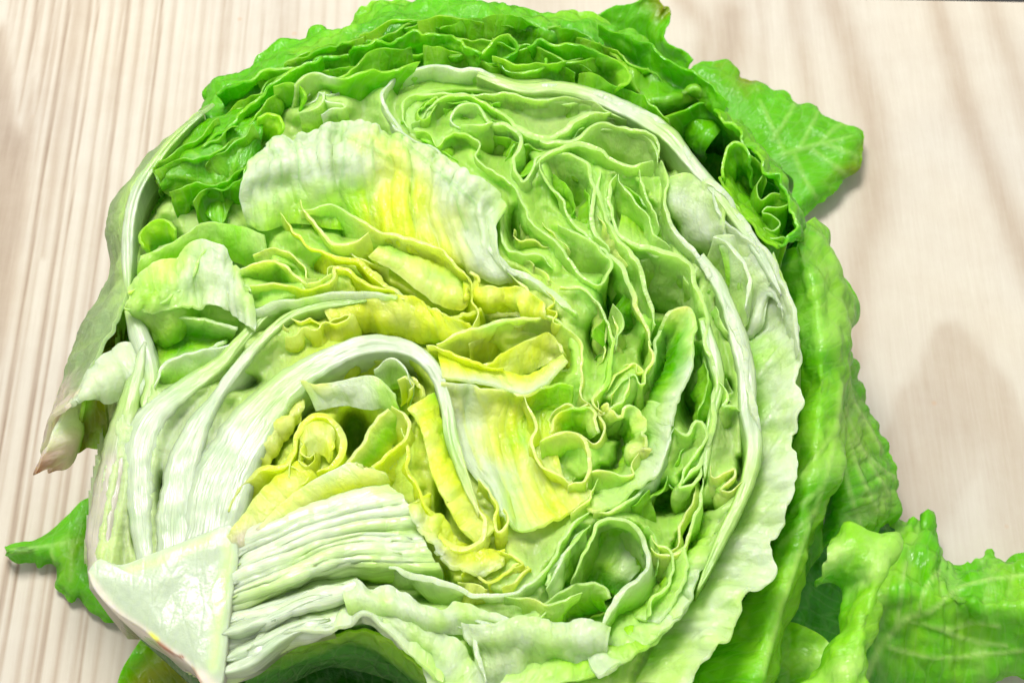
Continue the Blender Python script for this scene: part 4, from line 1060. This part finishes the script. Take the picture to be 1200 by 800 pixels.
green([(1, '322,104 336,96 350,98 356,112'), (-3, '322,124 336,120 348,122 352,138'), (-10, '326,148 336,146 346,146 350,154')], ['MMMM', 'GGGG', 'DDDD'], cr=1.0, cs=0.5, name='outer_leaf')
green([(1, '302,138 314,132 326,140 330,152'), (-3, '300,156 312,150 322,156 328,168'), (-8, '302,178 312,170 320,174 326,184')], ['MLLM', 'LLLL', 'GGGG'], cr=1.0, cs=0.4, name='outer_leaf')
# pale leaf standing behind the big white one
green([(2, '345,100 360,88 376,85 400,91 416,87 437,80 456,85 470,77 492,72'), (-3, '342,124 360,112 380,108 402,112 420,110 440,104 456,108 468,104'), (-8, '340,152 362,142 384,136 404,138 422,138 440,136 456,140 466,142')], ['PPWMMMMMM', 'PPMMGMGGG', 'PPMGGGGGG'], cr=1.2, cs=0.8, name='outer_leaf', mat=M_LEAF)
cut(L, '350,132 362,128 375,122 380,108 384,118 400,116 406,122 400,128 386,128 376,136', 7, ('PPWPW', 'LLLL', 'MMM'), th=0.7, h=2)
# green frills further right along the top
green([(0, '415,58 440,50 465,46 492,44 520,42 545,52 562,64'), (-5, '410,74 436,66 462,62 490,60 520,60 545,70 562,80'), (-14, '410,88 436,80 462,76 490,74 520,76 545,84 562,92')], ['GMGMGMG', 'GGGGGGG', 'DDDDDDD'], cr=2.2, cs=0.6, edge=1.4, name='outer_leaf')
green([(-1, '562,62 585,44 598,40 602,60 590,74 610,84 634,76 638,68'), (-6, '564,78 584,64 596,62 598,76 594,88 612,96 634,90 640,84'), (-14, '566,92 584,84 596,82 600,92 600,98 614,104 634,102 644,98')], ['MMMGGMMG', 'GGGDDMMG', 'DDDDDGGD'], cr=1.2, cs=0.6, edge=0.6, name='outer_leaf')
green([(-1, '618,56 634,44 650,52 674,50 700,60 724,74 736,92 728,104'), (-6, '628,76 645,68 664,70 684,76 702,84 716,94 722,104 716,112'), (-13, '636,96 654,92 672,96 690,102 706,108 716,114 722,120 722,126')], ['GGMGGMMM', 'DGGGGGMM', 'DDDDGGGG'], cr=1.0, cs=0.8, name='outer_leaf')
green([(-2, '700,30 735,46 770,58 800,78 830,96 856,118'), (-7, '708,52 740,70 768,86 795,102 822,120 846,142'), (-5, '730,84 744,104 762,120 790,116 814,104 840,118'), (-14, '728,106 748,128 770,138 795,138 822,136 848,150')], ['GGGGGG', 'MDGDGG', 'MMMMMM', 'DDDDDD'], cr=1.8, cs=0.7, name='outer_leaf')
green([(-6, '780,138 805,126 830,124 856,138 880,168'), (-12, '790,160 815,150 838,150 858,164 878,192'), (-22, '806,188 826,182 844,184 858,196 872,216')], ['MGGMG', 'DDDDD', 'EEEEE'], cr=1.4, cs=0.7, name='outer_leaf')
# curled tip at the right with a fluted end
green([(-1, '842,208 848,188 856,168 868,168 876,186'), (-6, '846,222 854,206 862,192 872,196 882,212'), (-12, '862,246 868,232 876,222 886,230 892,244')], ['MMMMG', 'GGGGG', 'DDDDD'], cr=1.0, cs=0.5, name='outer_leaf')
green([(-2, '842,208 850,224 864,242 880,262 896,280 912,290'), (-8, '856,204 866,222 880,240 894,258 908,274 920,284'), (-16, '866,206 876,222 888,238 900,252 912,264 922,276')], ['MMMMMM', 'GGGGGG', 'DDDDDD'], cr=0.6, cs=0.6, name='outer_leaf')
green([(-2, '838,128 858,146 878,166 894,188 906,208 922,226 932,250 930,272 914,290'), (-10, '850,138 872,158 890,180 906,204 918,222 930,240 938,262 934,282'), (-20, '866,144 890,168 908,194 922,220 934,244 942,268 938,288')], ['GMGMGGMGG', 'MGMGMGGGG', 'GGGGGGGG'], cr=1.6, cs=0.5, edge=1.0, name='outer_leaf')
cut(L, '894,208 888,222 892,234 904,226 918,228 926,236 910,240 896,240 892,250 904,254 914,262 906,270 896,266 902,276 916,278 922,284', 10, ('MMMMMM', 'GGGG', 'DDDD'), th=0.6, h=-4, mat=M_GREEN, rimmix=0.2, name='outer_leaf')
cut(L, '858,170 870,172 884,186 894,200 900,214', 14, ('MMMM', 'GGGG', 'DDDD'), th=0.6, h=-4, mat=M_GREEN, rimmix=0.1, name='outer_leaf')

# filler leaves: dark shade coloured in behind the curl; left shoulder; below the drooping leaf
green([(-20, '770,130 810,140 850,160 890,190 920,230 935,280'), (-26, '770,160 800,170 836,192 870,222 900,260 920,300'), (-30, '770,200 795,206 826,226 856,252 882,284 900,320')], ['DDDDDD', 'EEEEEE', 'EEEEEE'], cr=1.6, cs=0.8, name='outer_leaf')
green([(-40, '1000,560 985,600 960,640 925,690 895,740 870,800'), (-46, '1030,600 1018,640 995,690 965,735 940,775 915,820'), (-52, '1050,620 1042,670 1025,720 1000,770 980,830')], ['DDDDDD', 'EDDDDD', 'EEDDD'], cr=2.0, cs=0.8, name='outer_leaf')
loft(L, [(-16, '160,262 172,228 196,204 232,186 270,176'), (-19, '164,285 180,252 206,230 240,216 276,206'), (-22, '168,312 190,280 214,262 248,252 290,244')], ['MGGGG', 'LGGGG', 'LLGDD'], cr=1.2, cs=0.8, name='outer_leaf', mat=M_GREEN)
green([(-18, '870,200 900,215 925,240 944,275 950,310'), (-24, '868,230 894,244 916,268 934,300 940,335'), (-30, '866,260 888,274 908,298 924,330 930,365')], ['GGGGG', 'DDDDD', 'EEEEE'], cr=1.2, cs=0.8, name='outer_leaf')
def top_frills():
    rs = np.random.RandomState(5)
    A = resample(parse('262,112 300,78 345,58 402,42 450,24 520,10 600,14 680,30 740,48 800,92 850,132 890,170'), 60)
    B = resample(parse('250,185 300,140 345,104 402,88 450,72 520,66 600,82 680,92 740,112 790,142 830,172 860,205'), 60)
    for k in range(34):
        f = rs.uniform(0.1, 0.95); a = rs.randint(0, 46); ln = rs.randint(7, 15)
        q = (A * (1 - f) + B * f)[a:a + ln:2][:, :2]
        q = q + np.cumsum(rs.uniform(-3.5, 3.5, q.shape), 0)
        h0 = -8 + 7 * f + rs.uniform(-2, 2)
        cut(L, ' '.join('%.1f,%.1f,%.2f' % (x, y, h0 + rs.uniform(-1.5, 1.5)) for x, y in q), rs.uniform(8, 13), (str(rs.choice(['MGM', 'GMG', 'LMG', 'MMG'])), 'GGG', 'DGD'), th=0.7, wob=2.0, curl=2.2, name='outer_leaf', mat=M_GREEN, rimmix=0.05, res=2.8)
top_frills()
for s in ('186,206 206,190 232,184 256,174 282,164', '198,224 222,210 244,206 268,196 294,180', '184,198 210,174 236,160 262,144', '226,236 246,224 262,222 284,206 300,188', '240,192 262,178 286,164 300,150', '206,186 228,170 252,160 276,146'):
    cut(L, s, 8, ('MGM', 'GGG', 'DGD'), th=0.6, wob=2.2, curl=2.4, h=1.0, hj=2.5, name='outer_leaf', mat=M_GREEN, rimmix=0.05, res=2.6)
# right-hand drooping green leaf
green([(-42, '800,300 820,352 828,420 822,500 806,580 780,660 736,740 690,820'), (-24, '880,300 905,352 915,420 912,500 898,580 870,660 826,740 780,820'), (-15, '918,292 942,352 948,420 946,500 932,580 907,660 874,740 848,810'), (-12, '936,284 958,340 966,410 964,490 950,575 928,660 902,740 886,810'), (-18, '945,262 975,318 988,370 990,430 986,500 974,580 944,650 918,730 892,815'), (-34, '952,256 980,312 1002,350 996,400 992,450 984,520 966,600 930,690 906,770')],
      ['EEEEEEEE', 'DDDDDDDD', 'GGGMGGGG', 'GMGMGMMG', 'MMMMMMMM', 'GGGGGGGG'], cr=2.0, cs=1.1, octs=3, ridge=0.7, rk=16, name='outer_leaf',  # brightest row colours in the lit crest of the fold
      veins=['985,450,3 972,540,3 945,620,3 915,710,3 892,790,3', '940,560 960,530 980,500', '930,600 952,580 970,560', '915,640 940,615 955,600'], vc='P', vmix=0.4)  # first stroke paints the fold ridge's highlight; the others are veins
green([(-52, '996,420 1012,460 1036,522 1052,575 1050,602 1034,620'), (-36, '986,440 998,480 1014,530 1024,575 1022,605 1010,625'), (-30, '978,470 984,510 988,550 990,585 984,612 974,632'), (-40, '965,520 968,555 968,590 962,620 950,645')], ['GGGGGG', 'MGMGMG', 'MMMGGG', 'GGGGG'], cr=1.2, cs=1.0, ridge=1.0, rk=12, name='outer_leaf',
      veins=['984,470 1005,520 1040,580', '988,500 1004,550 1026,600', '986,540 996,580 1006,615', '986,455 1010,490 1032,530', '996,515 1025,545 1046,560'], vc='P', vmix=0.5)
# pale wavy leaf along the right of the cut face
loft(L, [(-3, '906,296 930,366 939,408 933,440 941,480 926,512 936,542 926,590 902,640 906,670 876,696 862,730 836,766 800,806'), (-6, '888,330 905,385 910,430 908,470 904,510 900,545 886,590 866,635 854,665 838,690 822,722 804,756 776,800'), (-8, '864,350 872,400 878,460 880,510 874,548 856,590 834,632 818,662 804,690 788,722 772,752 746,800')],
     ['PWWWWWWWWWPWP', 'PWPWPWPWPWPP', 'MMMMPMPMPMP'], th=0.7, cr=1.3, cs=1.0, edge=1.2, ridge=1.0, rk=26, name='pale_leaf', mat=M_LEAF, jag=0.8, vc='W', vmix=0.5, vw=1.6,
     veins=['890,440 915,410 932,400', '895,500 918,470 934,460', '892,550 912,520 926,500', '880,600 905,570 925,560', '862,640 885,620 905,600', '850,680 872,660 895,640', '835,715 855,700 870,690', '884,400 908,380 925,370', '815,750 835,735 850,725'])
frills()
folds()
green([(-18, '878,690 900,650 925,610 948,570 968,530'), (-24, '856,760 884,712 910,665 938,625 966,585'), (-34, '840,830 872,780 900,730 930,690 960,650')], ['DDGGG', 'DDDGG', 'EDDDG'], cr=1.5, cs=0.7, name='outer_leaf')
# pale drooping leaf with a ragged tip near the bottom right
green([(-22, '976,632 996,620 1020,622 1036,628 1052,626 1040,650 1030,690 1022,740 1014,810'), (-18, '968,660 985,648 1004,648 1020,656 1026,672 1020,700 1008,740 996,775 985,812'), (-26, '958,690 972,682 986,690 994,705 992,725 980,750 960,775 938,800 915,830')], ['MMMMMMMMM', 'PMPMMMMPM', 'GGGGMGMMM'], cr=2.4, cs=0.9, name='outer_leaf')
green([(-30, '900,750 925,730 950,738 975,760 990,800 1000,840'), (-34, '880,775 905,760 930,770 950,795 965,835'), (-42, '860,805 885,795 905,810 925,840')], ['MMMPMM', 'MGMGM', 'DDDD'], cr=2.2, cs=0.7, name='outer_leaf')
# outer leaf under the near side, its green darkened to stand for shade
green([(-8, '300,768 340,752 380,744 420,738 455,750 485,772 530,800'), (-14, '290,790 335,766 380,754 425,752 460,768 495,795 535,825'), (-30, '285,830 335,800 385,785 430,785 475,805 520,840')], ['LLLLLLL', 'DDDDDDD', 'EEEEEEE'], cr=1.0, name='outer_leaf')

# ------------------------------------------------------------------ loose leaves lying on the board
def loose(label, px):
    t = thing('lettuce_leaf', label, 'leaf', px, 'loose leaves lying under the lettuce')
    return t
t = loose('small green ragged leaf poking out left of the white core', (90, 650))
green([(2, '6,650 18,656 40,658 46,666 58,660 68,664 66,676 64,688 74,698 84,704 92,698 104,708 120,722 142,730'), (7, '8,646 30,645 50,645 64,648 76,652 84,660 90,668 96,676 102,684 110,690 118,698 126,706 136,715'),
       (5, '6,642 26,635 44,631 62,618 80,604 98,588 112,584 118,600 120,620 124,640 128,660 134,680 140,700')],
      ['GGGGGGG', 'GGGMGGG', 'GGGGGG'], parent=t, board=True, cr=1.2, cs=0.9, jag=0.6, edge=0.5, name='blade', veins=['14,646 60,640 110,630', '60,640 66,660', '85,636 84,680'], vmix=0.35)
t = loose('dark green broad leaf under the near edge, its colour darkened as shade', (300, 800))
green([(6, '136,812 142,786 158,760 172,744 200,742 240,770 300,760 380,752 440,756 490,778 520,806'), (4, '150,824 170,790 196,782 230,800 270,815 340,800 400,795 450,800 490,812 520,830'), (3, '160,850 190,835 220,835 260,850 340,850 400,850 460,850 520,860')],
      ['GGOOEEEEE', 'OOOEEEEE', 'EEEEEEE'], parent=t, board=True, cr=1.4, cs=1.2, name='blade')  # shade below the head painted in as the deepest green
t = loose('olive green veined leaf sticking out at upper right', (930, 170))
green([(5, '800,88 828,74 862,78 866,92 888,94 900,108 920,108 934,122 958,122 962,134 985,146 1010,154 1008,172 1006,196 985,216 968,232 952,246 940,262'), (8, '800,110 826,104 850,104 870,116 890,124 906,132 924,140 940,148 956,158 970,166 984,172 988,182 980,196 966,210 952,222 940,234 930,248'), (7, '800,140 815,146 830,150 846,158 860,164 872,172 884,180 896,188 908,194 918,200 926,206 930,212 930,220 928,228 924,236 920,244 915,250')],
      ['GGOGGGGOGG', 'GGGGGGGGGG', 'GGGGGGGGG'], parent=t, board=True, cr=1.2, cs=1.0, jag=1.2, name='blade',
      veins=['918,182,4 950,172,3 978,166,2 1002,160,1', '935,178 950,150 958,132', '948,174 972,190 990,205', '930,180 940,205 955,232', '918,178 905,150 890,120', '960,170 980,150 992,148', '905,165 922,140 930,124', '965,170 990,178 1004,186'], vmix=0.35)
t = loose('green leaf tip standing up at the middle of the top edge', (750, 30))
green([(22, '690,24 715,12 745,2 770,-4 776,12 784,8 783,36 780,46 795,58 812,70'), (18, '690,40 712,34 738,28 758,26 764,36 770,44 772,54 776,64 788,74 805,84'), (14, '690,62 712,60 735,58 752,60 760,66 766,74 772,82 780,90 790,98 805,104')],
      ['GGGOOGGG', 'GGGGGGGG', 'DDDDDDD'], parent=t, board=True, cr=1.4, cs=0.8, jag=0.8, name='blade')
t = loose('large bright green crinkled leaf spread out at the lower right corner', (1120, 720))
green([(8, '1030,628 1050,612 1080,608 1088,602 1096,620 1102,650 1115,664 1136,664 1148,650 1158,644 1175,652 1210,650 1240,660'), (16, '1020,660 1045,645 1070,640 1090,646 1104,662 1118,676 1138,680 1155,672 1175,672 1210,676 1245,690'), (22, '1012,700 1040,690 1065,690 1090,695 1115,700 1140,705 1165,706 1190,708 1220,716 1250,730'), (14, '1006,745 1036,740 1064,740 1092,742 1120,745 1150,748 1178,750 1205,755 1230,765 1250,775'), (6, '1000,810 1030,808 1060,806 1092,806 1120,806 1150,804 1172,796 1190,790 1215,788 1245,800')],
      ['GGGGGGGGG', 'GMGGGGMGG', 'GMGMGGMGG', 'DGMGMGGGG', 'DDGGGGGGO'], parent=t, board=True, cr=2.6, cs=1.0, jag=0.8, name='blade', octs=3, ridge=1.3, rk=15,
      veins=['1010,800,5 1030,760,5 1060,725,4 1090,715,3', '1060,725 1110,735 1140,728 1170,732', '1090,715 1125,690 1160,680 1200,675', '1035,755 1070,765 1110,770 1160,765 1200,760', '1050,735 1055,700 1060,660', '1100,736 1140,750 1180,755', '1075,720 1085,690 1100,670'], vc='P', vmix=0.6, vw=2.2)
